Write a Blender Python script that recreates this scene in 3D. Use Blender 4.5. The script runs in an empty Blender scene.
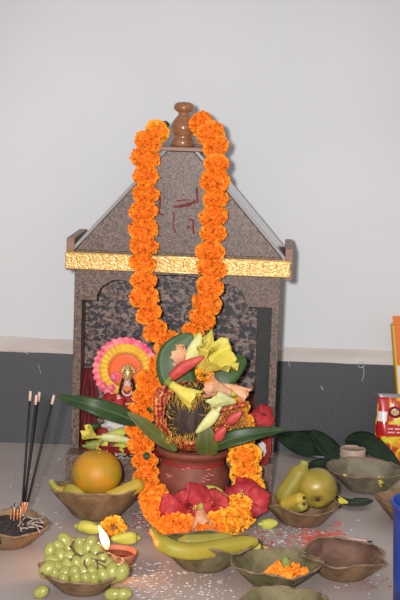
import bpy, bmesh, math, random
from mathutils import Vector, Matrix, noise
random.seed(7)
PI = math.pi
scene = bpy.context.scene
col = scene.collection

# ------------------------------------------------------------------ camera, world, lights, exposure
CAM_H, FPX, CAM_Y = .756, 1400.0, -2.96
PITCH, ROLL = math.atan(210/1400), math.radians(2.0)
C = Vector((0, CAM_Y, CAM_H))
_f = Vector((0, math.cos(PITCH), -math.sin(PITCH)))
_r0 = Vector((1, 0, 0)); _u0 = Vector((0, math.sin(PITCH), math.cos(PITCH)))
CR = math.cos(ROLL)*_r0 + math.sin(ROLL)*_u0
CU = -math.sin(ROLL)*_r0 + math.cos(ROLL)*_u0
cam = bpy.data.cameras.new('camera'); camo = bpy.data.objects.new('camera', cam); col.objects.link(camo)
m4 = Matrix((CR, CU, -_f)).transposed().to_4x4(); m4.translation = C
camo.matrix_world = m4
cam.sensor_fit = 'VERTICAL'; cam.sensor_height = 36; cam.lens = FPX/600*36
cam.clip_start = .05
scene.camera = camo

w = bpy.data.worlds.new('world'); scene.world = w; w.use_nodes = True
w.node_tree.nodes['Background'].inputs[0].default_value = (1.0, .965, .95, 1)
w.node_tree.nodes['Background'].inputs[1].default_value = .50

fl_d = bpy.data.lights.new('camera_flash', 'SPOT'); fl_d.energy = 245; fl_d.shadow_soft_size = .035
fl_d.spot_size = math.radians(50); fl_d.spot_blend = 1.0
fl_d.color = (1, .985, .98)
flo = bpy.data.objects.new('camera_flash', fl_d); col.objects.link(flo)
flo.location = C + Vector((-.095, 0, .05))
flo.rotation_euler = (Vector((0, -.1, .26))-flo.location).to_track_quat('-Z', 'Y').to_euler()

scene.view_settings.view_transform = 'Standard'
scene.view_settings.look = 'None'
scene.view_settings.exposure = 0.0
scene.view_settings.gamma = 1
scene.view_settings.use_curve_mapping = False

# ------------------------------------------------------------------ helpers
def ray(u, v): return _f + CR*((u-200)/FPX) + CU*((300-v)/FPX)
def at(u, v, y):
    d = ray(u, v); return C + d*((y-CAM_Y)/d.y)
def fl(u, v, z=0.0):
    d = ray(u, v); return C + d*((z-CAM_H)/d.z)

SH_A = math.radians(-3)
SH_O = fl(174, 488)
SH_X = Vector((math.cos(SH_A), math.sin(SH_A), 0)); SH_N = Vector((-math.sin(SH_A), math.cos(SH_A), 0))
def S2W(x, y, z): return SH_O + SH_X*x + SH_N*y + Vector((0, 0, z))
def sh(u, v, off=0):       # shrine-local point seen at u,v on the plane local y = off
    d = ray(u, v); t = ((SH_O-C).dot(SH_N)+off)/d.dot(SH_N)
    p = C+d*t-SH_O
    return Vector((p.dot(SH_X), off, p.z))
def shw(u, v, off=0): return S2W(*sh(u, v, off))

def lin(c): return tuple(((x/255)/12.92 if x/255 <= .04045 else ((x/255+.055)/1.055)**2.4) for x in c)
def mat(name, c, rough=.6, c2=None, scale=30, lo=.4, hi=.6, c3=None, bump=0, bscale=None, metal=0, spec=.4,
        stretch=None, detail=3, sss=0, trans=0, coat=0, dist=0):
    m = bpy.data.materials.new(name); m.use_nodes = True
    nt = m.node_tree; b = nt.nodes['Principled BSDF']
    b.inputs['Base Color'].default_value = (*c, 1); b.inputs['Roughness'].default_value = rough
    b.inputs['Metallic'].default_value = metal; b.inputs['Specular IOR Level'].default_value = spec
    if sss:
        b.inputs['Subsurface Weight'].default_value = sss; b.inputs['Subsurface Radius'].default_value = (.01, .006, .003)
        b.inputs['Subsurface Scale'].default_value = .6
    if trans: b.inputs['Transmission Weight'].default_value = trans
    if coat: b.inputs['Coat Weight'].default_value = coat; b.inputs['Coat Roughness'].default_value = .15
    tc = nt.nodes.new('ShaderNodeTexCoord'); vec = tc.outputs['Object']
    if stretch:
        mp = nt.nodes.new('ShaderNodeMapping'); mp.inputs['Scale'].default_value = stretch
        nt.links.new(vec, mp.inputs['Vector']); vec = mp.outputs['Vector']
    if c2:
        n = nt.nodes.new('ShaderNodeTexNoise'); n.inputs['Scale'].default_value = scale; n.inputs['Detail'].default_value = detail
        n.inputs['Distortion'].default_value = dist
        nt.links.new(vec, n.inputs['Vector'])
        r = nt.nodes.new('ShaderNodeValToRGB'); e = r.color_ramp.elements
        e[0].position = lo; e[0].color = (*c, 1); e[1].position = hi; e[1].color = (*c2, 1)
        if c3:
            x = e.new(min(.99, hi+(hi-lo))); x.color = (*c3, 1)
        nt.links.new(n.outputs['Fac'], r.inputs['Fac']); nt.links.new(r.outputs['Color'], b.inputs['Base Color'])
    if bump:
        n2 = nt.nodes.new('ShaderNodeTexNoise'); n2.inputs['Scale'].default_value = bscale or scale; n2.inputs['Detail'].default_value = 3
        nt.links.new(vec, n2.inputs['Vector'])
        bp = nt.nodes.new('ShaderNodeBump'); bp.inputs['Strength'].default_value = bump; bp.inputs['Distance'].default_value = .002
        nt.links.new(n2.outputs['Fac'], bp.inputs['Height']); nt.links.new(bp.outputs['Normal'], b.inputs['Normal'])
    return m

class MB:
    """collects world-space geometry for ONE mesh object"""
    def __init__(s): s.v = []; s.f = []
    def add(s, vs, fs):
        o = len(s.v); s.v += [Vector(x) for x in vs]; s.f += [tuple(i+o for i in f) for f in fs]; return s
    def box(s, a, b, fn=None):
        x0, y0, z0 = a; x1, y1, z1 = b
        vs = [Vector(p) for p in ((x0,y0,z0),(x1,y0,z0),(x1,y1,z0),(x0,y1,z0),(x0,y0,z1),(x1,y0,z1),(x1,y1,z1),(x0,y1,z1))]
        if fn: vs = [fn(p) for p in vs]
        return s.add(vs, [(3,2,1,0),(4,5,6,7),(0,1,5,4),(1,2,6,5),(2,3,7,6),(3,0,4,7)])
    def grid(s, rows, closed=False, flip=False):
        n = len(rows[0]); vs = [p for r in rows for p in r]; fs = []
        for i in range(len(rows)-1):
            for j in range(n if closed else n-1):
                k = (j+1) % n
                q = (i*n+j, i*n+k, (i+1)*n+k, (i+1)*n+j)
                fs.append(q[::-1] if flip else q)
        return s.add(vs, fs)
    def lathe(s, prof, c=(0,0,0), n=40, axis=None, wob=None):
        c = Vector(c)
        q = Vector((0,0,1)).rotation_difference(Vector(axis).normalized()) if axis is not None else None
        rows = []
        for r, z in prof:
            row = []
            for k in range(n):
                a = 2*PI*k/n
                rr, zz = (r, z) if not wob else wob(r, z, a)
                p = Vector((rr*math.cos(a), rr*math.sin(a), zz))
                if q: p = q @ p
                row.append(c+p)
            rows.append(row)
        s.grid(rows, True)
        if prof[0][0] > 1e-6: pass
        return s
    def tube(s, pts, rad, n=8, caps=True):
        pts = [Vector(p) for p in pts]
        if not hasattr(rad, '__len__'): rad = [rad]*len(pts)
        rows = []; up = None
        for i, p in enumerate(pts):
            t = (pts[min(i+1, len(pts)-1)]-pts[max(i-1, 0)]).normalized()
            if up is None:
                up = t.orthogonal().normalized()
            up = (up - t*up.dot(t)).normalized(); sd = t.cross(up)
            rows.append([p+(up*math.cos(2*PI*k/n)+sd*math.sin(2*PI*k/n))*rad[i] for k in range(n)])
        b = len(s.v); s.grid(rows, True)
        if caps:
            s.f.append(tuple(b+k for k in range(n))[::-1]); e = len(s.v)-n
            s.f.append(tuple(e+k for k in range(n)))
        return s
    def ball(s, c, r, n=16, m=10, R=None, fn=None):
        c = Vector(c)
        if not hasattr(r, '__len__'): r = (r, r, r)
        rows = []
        for i in range(m+1):
            th = PI*i/m
            row = []
            for k in range(n):
                a = 2*PI*k/n
                d = Vector((math.sin(th)*math.cos(a), math.sin(th)*math.sin(a), math.cos(th)))
                p = Vector((d.x*r[0], d.y*r[1], d.z*r[2]))
                if fn: p = p*fn(d)
                if R: p = R @ p
                row.append(c+p)
            rows.append(row)
        return s.grid(rows, True, True)
    def build(s, name, m, parent=None, smooth=True, solid=0, bevel=0, sub=0, world=True):
        """parent: an Empty with a known matrix_basis; vertices become local to it"""
        me = bpy.data.meshes.new(name)
        inv = Matrix.Identity(4)
        o = bpy.data.objects.new(name, me); col.objects.link(o)
        if parent is not None:
            o.parent = parent
            if world:
                mm = Matrix.Identity(4); q = parent; 
                while q: mm = q.matrix_basis @ mm; q = q.parent
                inv = mm.inverted()
        elif world:
            xs = [p.x for p in s.v]; ys = [p.y for p in s.v]; zs = [p.z for p in s.v]
            org = Vector(((min(xs)+max(xs))/2, (min(ys)+max(ys))/2, min(zs)))
            o.location = org; inv = Matrix.Translation(-org)
        me.from_pydata([inv @ p for p in s.v], [], s.f)
        bm = bmesh.new(); bm.from_mesh(me)
        bmesh.ops.remove_doubles(bm, verts=bm.verts, dist=1e-6)
        bmesh.ops.recalc_face_normals(bm, faces=bm.faces)
        bm.to_mesh(me); bm.free()
        me.materials.append(m)
        if smooth:
            for p in me.polygons: p.use_smooth = True
        if solid:
            md = o.modifiers.new('thickness', 'SOLIDIFY'); md.thickness = solid; md.offset = 0
        if bevel:
            md = o.modifiers.new('bevel', 'BEVEL'); md.width = bevel; md.segments = 2; md.limit_method = 'ANGLE'
        if sub:
            md = o.modifiers.new('subdiv', 'SUBSURF'); md.levels = sub; md.render_levels = sub
        return o

def tag(o, label=None, cat=None, group=None, kind=None):
    if label: o['label'] = label
    if cat: o['category'] = cat
    if group: o['group'] = group
    if kind: o['kind'] = kind
    return o
def thing(name, loc, label, cat, group=None, rz=0):
    o = bpy.data.objects.new(name, None); col.objects.link(o); o.empty_display_size = .02
    o.location = loc; o.rotation_euler = (0, 0, rz)
    return tag(o, label, cat, group)
def copy_tree(o, parent=None):
    c = o.copy(); col.objects.link(c)
    if parent is not None: c.parent = parent
    for ch in list(o.children): copy_tree(ch, c)
    return c
def poly_at(pts, step):
    """points along a polyline at equal spacing, smooth interpolated"""
    dense = []
    for i in range(len(pts)-1):
        p0 = pts[max(i-1, 0)]; p1 = pts[i]; p2 = pts[i+1]; p3 = pts[min(i+2, len(pts)-1)]
        for k in range(20):
            t = k/20
            dense.append(.5*((2*p1)+(p2-p0)*t+(2*p0-5*p1+4*p2-p3)*t*t+(3*p1-p0-3*p2+p3)*t**3))
    dense.append(pts[-1])
    if step is None: return dense
    out = [dense[0]]; acc = 0
    for a, b in zip(dense, dense[1:]):
        acc += (b-a).length
        if acc >= step: out.append(b); acc -= step
    return out

# ------------------------------------------------------------------ materials
M = {}
M['wall'] = mat('wall_paint', (.60,.60,.615), .85, (.66,.655,.665), 2.2, .35, .7, bump=.08, bscale=60)
M['plaster'] = mat('bare_plaster', (.50,.425,.385), .9, (.60,.55,.52), 14, .35, .65, bump=.3, bscale=90, stretch=(.3,1,2))
M['granite'] = mat('black_granite', (.052,.053,.058), .36, (.085,.086,.092), 420, .35, .62, spec=.35, detail=2, c3=(.19,.19,.20))
M['white_paint'] = mat('dripped_white_paint', (.42,.42,.42), .7)
M['floor'] = mat('floor_tile', (.375,.312,.288), .40, (.47,.40,.37), 5, .35, .7, spec=.35, detail=6)
M['laminate'] = mat('brown_laminate', (.055,.036,.028), .42, (.200,.130,.098), 230, .42, .58, dist=1.6, detail=4, spec=.35)
M['camo'] = mat('mottled_laminate', (.016,.019,.026), .4, (.150,.092,.076), 85, .45, .53, c3=(.24,.17,.145), dist=.9, detail=4, spec=.3, stretch=(1,1,1.25))
M['roof'] = mat('glossy_laminate', (.30,.29,.29), .12, spec=.8)
M['wood'] = mat('turned_wood', (.24,.095,.042), .25, (.33,.15,.07), 40, .35, .7, stretch=(1,1,5), spec=.4, coat=.15)
M['plank'] = mat('brown_plank', (.20,.10,.065), .45, (.27,.15,.10), 40, .35, .7, stretch=(.3,1,4))
M['gold'] = mat('gold_foil', (.50,.24,.05), .35, (.66,.38,.12), 160, .4, .65, metal=.45, bump=.6, bscale=220)
M['goldhi'] = mat('bright_gold', (.85,.66,.38), .28, metal=.5)
M['black'] = mat('gap_shade_black', (.012,.011,.012), .6, (.02,.018,.018), 40)  # near-black, holds the shade of the slot as colour
M['vermilion'] = mat('vermilion_paint', (.20,.022,.018), .8, (.14,.03,.025), 120, .4, .6)
M['mari'] = mat('marigold_orange', (.90,.235,.010), .7, (1.0,.34,.022), 70, .35, .65, sss=.0)
M['mari2'] = mat('marigold_amber', (.95,.38,.012), .7, (1.0,.50,.04), 70, .35, .65)
M['mari3'] = mat('marigold_core', (.80,.18,.006), .8)
M['leaf'] = mat('mango_leaf', (.016,.042,.012), .42, (.038,.072,.018), 35, .35, .7, spec=.3)
M['leafd'] = mat('dark_leaf', (.008,.020,.010), .36, (.016,.034,.014), 30, .35, .7, spec=.35)
M['leafo'] = mat('olive_leaf', (.075,.088,.018), .45, (.12,.125,.03), 40, .35, .7)
M['betel'] = mat('betel_leaf', (.030,.070,.016), .45, (.052,.100,.022), 40, .35, .7, spec=.3)
M['rib'] = mat('leaf_rib', (.13,.17,.05), .5)
M['ribd'] = mat('dark_leaf_rib', (.035,.055,.02), .5)
M['terra'] = mat('terracotta', (.165,.040,.024), .6, (.225,.065,.040), 50, .35, .7, bump=.1, bscale=150)
M['terrad'] = mat('lamp_clay', (.30,.10,.06), .75, (.38,.14,.085), 80, .35, .7)
M['redpaint'] = mat('red_band', (.30,.018,.014), .6)
M['pinkchalk'] = mat('pink_powder', (.50,.16,.13), .9)
M['coco'] = mat('coconut_husk', (.020,.012,.010), .65, (.075,.042,.032), 60, .35, .7, bump=.8, bscale=120, stretch=(3,3,.6))
M['redcloth'] = mat('red_cloth', (.24,.016,.016), .7, (.36,.03,.025), 60, .35, .65, bump=.2, bscale=300)
M['darkred'] = mat('dark_red_cloth', (.085,.008,.010), .75, (.15,.014,.016), 60, .35, .65)
M['redgold'] = mat('red_gold_netting', (.36,.028,.020), .45, (.66,.30,.07), 190, .50, .60, bump=.4, bscale=300)
M['fringe'] = mat('gold_thread', (.72,.40,.05), .35, (.85,.55,.12), 200, metal=.3)
M['yel'] = mat('yellow_petal', (.62,.50,.050), .6, (.74,.64,.15), 45, .35, .7)
M['yelg'] = mat('yellow_green_petal', (.42,.44,.06), .6, (.60,.55,.10), 45, .35, .7)
M['pale'] = mat('pale_green_petal', (.56,.58,.20), .6, (.70,.68,.34), 45, .35, .7)
M['peach'] = mat('peach_petal', (.70,.30,.16), .65, (.74,.46,.28), 60, .35, .7)
M['redpet'] = mat('crimson_petal', (.30,.012,.018), .6, (.54,.038,.042), 45, .35, .7, bump=.3, bscale=150)
M['redbud'] = mat('red_bud', (.48,.045,.04), .5, (.58,.09,.07), 70, .35, .7)
M['green'] = mat('calyx_green', (.16,.21,.035), .6, (.26,.30,.06), 60, .35, .7)
M['bowl'] = mat('dry_leaf_tan', (.120,.066,.030), .6, (.290,.180,.092), 26, .3, .72, bump=1.0, bscale=75, detail=8, dist=.8)
M['bowlo'] = mat('dry_leaf_olive', (.080,.068,.028), .6, (.210,.172,.082), 26, .3, .72, bump=1.0, bscale=75, detail=8, dist=.8)
M['bowlg'] = mat('dry_leaf_grey', (.095,.080,.050), .6, (.260,.222,.150), 22, .3, .72, bump=1.0, bscale=75, detail=8, dist=.8)
M['bowlb'] = mat('stained_leaf_brown', (.070,.030,.022), .6, (.200,.105,.070), 24, .3, .72, bump=1.0, bscale=75, detail=8, dist=.8)
M['rimt'] = mat('leaf_rim_tan', (.17,.105,.055), .65, (.25,.17,.10), 60, .3, .7)
M['stitch'] = mat('bowl_fold', (.10,.065,.03), .65, (.16,.11,.06), 60, .3, .7)
M['freshleaf'] = mat('green_leaf_lining', (.105,.105,.035), .5, (.17,.155,.055), 30, .3, .7, bump=.4, bscale=70)
M['orange'] = mat('orange_peel', (.33,.225,.014), .5, (.50,.225,.012), 30, .34, .56, c3=(.44,.22,.016), bump=.25, bscale=330, spec=.4)
M['apple'] = mat('apple_skin', (.235,.175,.022), .36, (.37,.27,.042), 40, .3, .7, bump=.05, bscale=100, spec=.45, detail=6)
M['ban'] = mat('banana_peel', (.42,.28,.028), .5, (.50,.36,.05), 20, .3, .7)
M['bang'] = mat('green_banana_peel', (.23,.20,.028), .5, (.34,.27,.045), 22, .3, .7)
M['bang2'] = mat('ripening_banana_peel', (.30,.25,.028), .5, (.45,.32,.038), 16, .3, .7)
M['bstem'] = mat('banana_stem', (.24,.25,.05), .6, (.33,.30,.08), 60)
M['dark'] = mat('dark_tip', (.05,.035,.025), .8)
M['grape'] = mat('grape_skin', (.27,.28,.060), .30, (.40,.375,.10), 60, .3, .7, spec=.5, sss=.25)
M['stem'] = mat('brown_stem', (.13,.07,.035), .7)
M['ash'] = mat('dark_ash', (.022,.018,.018), .95, (.06,.05,.048), 160, .4, .65, bump=1, bscale=200)
M['ashp'] = mat('pale_ash', (.27,.215,.19), .9, (.42,.36,.32), 200)
M['stick'] = mat('incense_paste', (.012,.011,.013), .8)
M['bamboo'] = mat('bare_bamboo', (.62,.40,.33), .7)
M['obam'] = mat('dyed_bamboo', (.62,.20,.06), .7, (.75,.45,.28), 150, .45, .6)
M['oil'] = mat('dark_oil', (.045,.012,.008), .12, spec=.6)
M['wick'] = mat('charred_wick', (.02,.018,.02), .9)
M['blue'] = mat('blue_plastic', (.012,.052,.30), .38, spec=.5, sss=0)
M['jar'] = mat('pale_peach_plastic', (.46,.33,.24), .5, (.52,.40,.31), 60)
M['rice'] = mat('rice', (.62,.58,.55), .6)
M['powder'] = mat('red_powder', (.62,.085,.045), .95)
M['pinkpow'] = mat('dull_red_powder', (.33,.10,.09), .95)
M['tray'] = mat('red_plastic', (.24,.018,.020), .35, spec=.5)
M['paper'] = mat('white_paper', (.55,.52,.50), .7, bump=.5, bscale=60)
M['hpink'] = mat('halo_pink', (.85,.085,.20), .5, (.93,.28,.30), 60, .4, .6)
M['hyel'] = mat('halo_yellow', (.86,.52,.03), .45, (.80,.42,.02), 60)
M['horange'] = mat('halo_orange', (.88,.14,.025), .5)
M['pinkpom'] = mat('pink_tinsel', (.82,.10,.20), .5, (.90,.30,.38), 200)
M['agold'] = mat('antique_gold', (.45,.27,.08), .35, (.80,.56,.26), 300, metal=.4)
M['skin'] = mat('painted_skin', (.85,.48,.38), .5)
M['hair'] = mat('painted_hair', (.015,.010,.010), .4)
M['white'] = mat('white_enamel', (.75,.72,.68), .5)
M['orangecl'] = mat('orange_scarf', (.80,.22,.04), .7)
M['pkt'] = mat('printed_foil', (.50,.05,.02), .2, (.75,.33,.02), 38, .42, .5, c3=(.72,.60,.03), spec=.6, dist=1)
M['pktred'] = mat('red_foil', (.48,.012,.015), .18, spec=.6)
M['pktwhite'] = mat('white_print', (.72,.66,.62), .35)
M['pktsil'] = mat('silver_crimp', (.35,.36,.42), .25, metal=.6)
M['pktdark'] = mat('maroon_print', (.12,.008,.010), .3)
M['boxor'] = mat('orange_card', (.68,.17,.035), .5)
M['boxye'] = mat('yellow_card', (.72,.42,.03), .5)
M['boxwh'] = mat('white_card', (.66,.64,.62), .5)

# ------------------------------------------------------------------ setting
WY = -.05
wall = MB().box((-1.6, WY, 0), (1.6, WY+.1, 2.0)).build('wall_back', M['wall'], smooth=False); tag(wall, kind='structure')
floor = MB().box((-1.6, -2.6, -.05), (1.6, WY+.1, 0)).build('floor', M['floor'], smooth=False); tag(floor, kind='structure')
SKZ = .196
sk = MB()
n = 120
def ragged(x): return SKZ + .0016*noise.noise(Vector((x*60, 0, 0)))+.0012*noise.noise(Vector((x*17, 3, 0)))
rows = [[], [], [], []]
for i in range(n+1):
    x = -1.0+2.0*i/n
    rows[0].append(Vector((x, WY-.010, 0))); rows[1].append(Vector((x, WY-.010, ragged(x))))
    rows[2].append(Vector((x, WY, ragged(x)))); rows[3].append(Vector((x, WY, 0)))
sk.grid(rows); skirt = sk.build('baseboard_back', M['granite'], smooth=False); tag(skirt, kind='structure')
pb = MB(); rows = [[], [], [], []]
for i in range(n+1):
    x = -1.0+2.0*i/n
    t = SKZ+.030+.004*noise.noise(Vector((x*9, 7, 0)))
    rows[0].append(Vector((x, WY-.006, SKZ-.004))); rows[1].append(Vector((x, WY-.006, t-.006)))
    rows[2].append(Vector((x, WY, t))); rows[3].append(Vector((x, WY, SKZ-.004)))
pb.grid(rows); tr = pb.build('trim_1', M['plaster'], smooth=False); tag(tr, kind='structure')
# white paint that ran over the granite
def paint(name, paths):
    b = MB()
    for pts, r in paths:
        pp = [at(u, v, WY-.0105) for u, v in pts]
        b.tube(poly_at(pp, None), r, 6)
    o = b.build(name, M['white_paint'], None)
    o['kind'] = 'structure'
    return o
paint('trim_2', [([(358,363),(361,362),(364,363),(363,367),(359,367),(358,363)], .0008), ([(363,366),(364,373),(362,381)], .0008),
                 ([(321,386),(323,390)], .0013), ([(288,360),(290,367)], .0007)])
paint('trim_3', [([(18,352),(24,352),(28,354)], .0011), ([(38,364),(40,370),(41,374)], .0005)])

# ------------------------------------------------------------------ shrine
shrine = thing('wooden_shrine', SH_O, 'brown laminate house-shaped shrine with gold strip and turned finial, standing by the wall', 'shrine', rz=SH_A)
W3 = lambda p: S2W(p[0], p[1], p[2])
def sbox(a, b, name, m, bevel=.001, parent=shrine):
    return MB().box(a, b, W3).build(name, m, parent, smooth=False, bevel=bevel)
def prism(pts, y0, y1):
    b = MB(); k = len(pts)
    b.add([S2W(x, y0, z) for x, z in pts]+[S2W(x, y1, z) for x, z in pts],
          [tuple(range(k))[::-1], tuple(range(k, 2*k))]+[(i, (i+1) % k, k+(i+1) % k, k+i) for i in range(k)])
    return b
XL, XR = -.2005, .187
# base step
sbox((XL-.003, -.045, 0), (XR, .15, .068), 'base', M['laminate'])
# arched front board
arch = [(-.157,.3565),(-.1575,.366),(-.150,.382),(-.138,.391),(-.1295,.3955),(-.116,.398),(-.104,.396),(-.095,.390),(-.086,.397),(-.07,.405),(-.05,.410),(-.02,.411),
        (.01,.411),(.035,.408),(.054,.402),(.066,.393),(.075,.397),(.09,.398),(.104,.393),(.117,.382),(.124,.368),(.126,.3565)]
pts = [(XL,.068),(XL,.452),(XR,.452),(XR,.068),(.1725,.068),(.1725,.3565)]+arch[::-1]+[(-.1855,.3565),(-.1855,.068)]
prism(pts, 0, .014).build('front_board', M['laminate'], shrine, smooth=False, bevel=.0008)
sbox((XL+.001, .080, .068), (XR-.001, .092, .452), 'back_panel', M['camo'])
sbox((XL, .0142, .068), (XL+.012, .15, .452), 'side_panel', M['laminate'])
sbox((XR-.012, .0142, .068), (XR, .15, .452), 'side_panel', M['laminate'])
sbox((.146, .016, .069), (.1735, .079, .3575), 'gap_shade_strip', M['black'])  # black strip painted in for the shaded gap beside the right stile
# pediment, roof, eaves
prism([(-.1995,.452),(.186,.452),(.0165,.642),(-.0325,.642)], 0, .014).build('pediment', M['laminate'], shrine, smooth=False, bevel=.0008)
def slab(x0, z0, x1, z1, t, y0, y1):
    d = Vector((x1-x0, 0, z1-z0)).normalized(); nn = Vector((-d.z, 0, d.x))
    if nn.z < 0: nn = -nn
    return prism([(x0, z0), (x1, z1), (x1+nn.x*t, z1+nn.z*t), (x0+nn.x*t, z0+nn.z*t)], y0, y1)
slab(-.2065,.446,-.0335,.6425,.006, -.001,.16).build('roof_panel', M['roof'], shrine, smooth=False, bevel=.0006)
slab(.1925,.446,.0175,.6425,.006, -.001,.16).build('roof_panel', M['roof'], shrine, smooth=False, bevel=.0006)
sbox((-.2165,-.004,.413), (-.2015,.17,.474), 'eave_board', M['plank'])
sbox((.193,-.004,.410), (.2075,.17,.470), 'eave_board', M['plank'])
z0, z1 = .4165, .4495
gs = sbox((-.2165,-.018,z0), (.2035,-.004,z1), 'gold_strip', M['gold'], .002); tag(gs, 'gold embossed strip')
e = MB()
for k in range(17):
    cx = -.205+.0248*k; s = 1 if k % 2 else -1
    sp = []
    for i in range(26):
        t = i/25; a = t*3.6*PI*.9; r = .0105*(1-t*.8)
        sp.append(S2W(cx+r*math.cos(a)*s, -.0184, .433+r*math.sin(a)*s))
    e.tube(sp, .0011, 5)
    for d in (-1, 1):
        e.tube([S2W(cx+.0124, -.0184, .433+d*.002), S2W(cx+.009*1, -.0186, .433+d*.011), S2W(cx+.016, -.0184, .433+d*.0125)], [.0008,.0016,.0008], 5)
e.tube([S2W(-.2155,-.0184,z0+.002), S2W(.2025,-.0184,z0+.002)], .0009, 5)
e.tube([S2W(-.2155,-.0184,z1-.002), S2W(.2025,-.0184,z1-.002)], .0009, 5)
es = e.build('scrollwork', M['goldhi'], gs, world=True)
# plate and finial
pc = -.0065
prism([(pc-.050,.643),(pc+.050,.643),(pc+.050,.651),(pc-.050,.651)], -.012, .16).build('ridge_board', M['plank'], shrine, smooth=False, bevel=.0015)
prof = [(0,.651),(.0195,.651),(.0205,.653),(.0205,.662),(.019,.6645),(.0165,.6655),(.0170,.668),(.0165,.670),(.0175,.6725),(.0205,.679),(.0212,.686),(.0195,.694),(.0145,.702),
        (.0098,.708),(.0090,.711),(.0098,.7135),(.0145,.716),(.0172,.720),(.0172,.725),(.0145,.730),(.009,.7325),(0,.733)]
MB().lathe([(r*1.10, z) for r, z in prof], S2W(pc, .03, 0), 36).build('finial', M['wood'], shrine)
# vermilion strokes painted on the pediment, smudged
ms = MB()
def stroke(px, r):
    pp = poly_at([S2W(*(sh(u, v, -.0004))) for u, v in px], None)
    row0 = []; row1 = []
    for i, p in enumerate(pp):
        t = (pp[min(i+1, len(pp)-1)]-pp[max(0, i-1)]).normalized(); nrm = SH_N.cross(t).normalized()
        k = 1.5*r*(.75+.5*noise.noise(p*160))
        row0.append(p+nrm*k); row1.append(p-nrm*k)
    ms.grid([row0, row1])
stroke([(174,207),(182,206),(190,204),(196,201)], .0024); stroke([(197,187),(197,194),(198,203)], .0019)
stroke([(176,201),(184,200),(190,200)], .0010); stroke([(160,196),(160,206),(159,213),(164,215)], .0016)
stroke([(189,219),(193,221),(193,229),(194,234)], .0017); stroke([(173,212),(174,219),(173,226),(176,233)], .0012)
stroke([(187,228),(190,226)], .0012)
ms.build('painted_mark', M['vermilion'], shrine, smooth=False, solid=.0006)

# ------------------------------------------------------------------ marigold garlands
def marigold_bm(r, h, seed, npet=210):
    rnd = random.Random(seed); b = MB()
    for i in range(npet):
        z = 1-2*(i+.5)/npet; th = i*2.39996
        rr = math.sqrt(1-z*z)
        d = Vector((rr*math.cos(th), rr*math.sin(th), z))
        d = (d+Vector((rnd.gauss(0,.09), rnd.gauss(0,.09), rnd.gauss(0,.09)))).normalized()
        L = rnd.uniform(.88, 1.06)
        tip = Vector((d.x*r, d.y*r, d.z*h))*L
        base = tip*.55
        ax = d.cross(Vector((rnd.uniform(-1,1), rnd.uniform(-1,1), rnd.uniform(-1,1)))).normalized()
        nn = ax.cross(d)
        wd = r*rnd.uniform(.12,.19)
        mid = tip*.86
        rows = [[base-ax*wd*.3, base+nn*r*.03, base+ax*wd*.3],
                [mid-ax*wd*.9+nn*r*rnd.uniform(-.06,.06), mid+nn*r*.07, mid+ax*wd*.9+nn*r*rnd.uniform(-.06,.06)],
                [tip-ax*wd*.95+nn*r*rnd.uniform(-.05,.14), tip*1.03+nn*r*rnd.uniform(-.04,.1), tip+ax*wd*.95+nn*r*rnd.uniform(-.05,.14)]]
        b.grid(rows)
    return b
def mesh_of(b, name, m, extra=None):
    o = b.build(name, m, None, world=False); me = o.data; bpy.data.objects.remove(o); return me
head_me = []
for i in range(5):
    b = marigold_bm(.0266, .0200, i, 230)
    me = mesh_of(b, 'marigold_head', [M['mari'], M['mari'], M['mari'], M['mari2'], M['mari']][i])
    c = MB().ball((0,0,0), (.0222,.0222,.0176), 14, 8)
    me.materials.append(M['mari3'])
    bm = bmesh.new(); bm.from_mesh(me)
    nv = len(bm.faces)
    vs = [bm.verts.new(p) for p in c.v]
    for f in c.f:
        try:
            q = bm.faces.new([vs[j] for j in f]); q.material_index = 1; q.smooth = True
        except ValueError: pass
    bm.to_mesh(me); bm.free(); head_me.append(me)
big_me = [mesh_of(marigold_bm(.0245, .0175, 40, 150), 'marigold_head', M['mari2']), mesh_of(marigold_bm(.020, .014, 41, 110), 'marigold_head', M['mari'])]
def garland(name, label, path, step, amber=None, leaves=(), hs=1.0):
    pts = poly_at(path, None)
    cz = min(pts, key=lambda p: p.z)
    root = thing(name, (cz.x, cz.y, max(0, cz.z-.027)), label, 'garland', None)
    hp = poly_at(path, step)
    th = MB().tube(pts[::4]+[pts[-1]], .0012, 6).build('thread', M['stem'], root)
    for i, p in enumerate(hp):
        t = (hp[min(i+1, len(hp)-1)]-hp[max(i-1, 0)]).normalized()
        me = head_me[random.choice([0,1,2,4])]
        if amber and amber(i, p): me = head_me[3]
        o = bpy.data.objects.new('marigold_head', me); col.objects.link(o); o.parent = root
        q = Vector((0,0,1)).rotation_difference((t+Vector((random.gauss(0,.1), random.gauss(0,.1), random.gauss(0,.1)))).normalized())
        s = random.uniform(.88, 1.07)*(hs if p.x > .03 else 1)
        o.matrix_basis = Matrix.LocRotScale(p-root.location+Vector((random.gauss(0,.0015), random.gauss(0,.001), 0)), q @ Matrix.Rotation(random.uniform(0,6.28), 3, 'Z').to_quaternion(), (s, s, s*random.uniform(.9,1.1)))
    for (u, v, y, du, dv) in leaves:
        a = at(u, v, y); b = at(u+du, v+dv, y-.004)
        leaf_sheet([a, (a+b)/2+Vector((0,-.002,0)), b], .006, Vector((0,-1,.2))).build('leaf_sprig', M['leaf'], root, solid=.0005)
    return root
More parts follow.
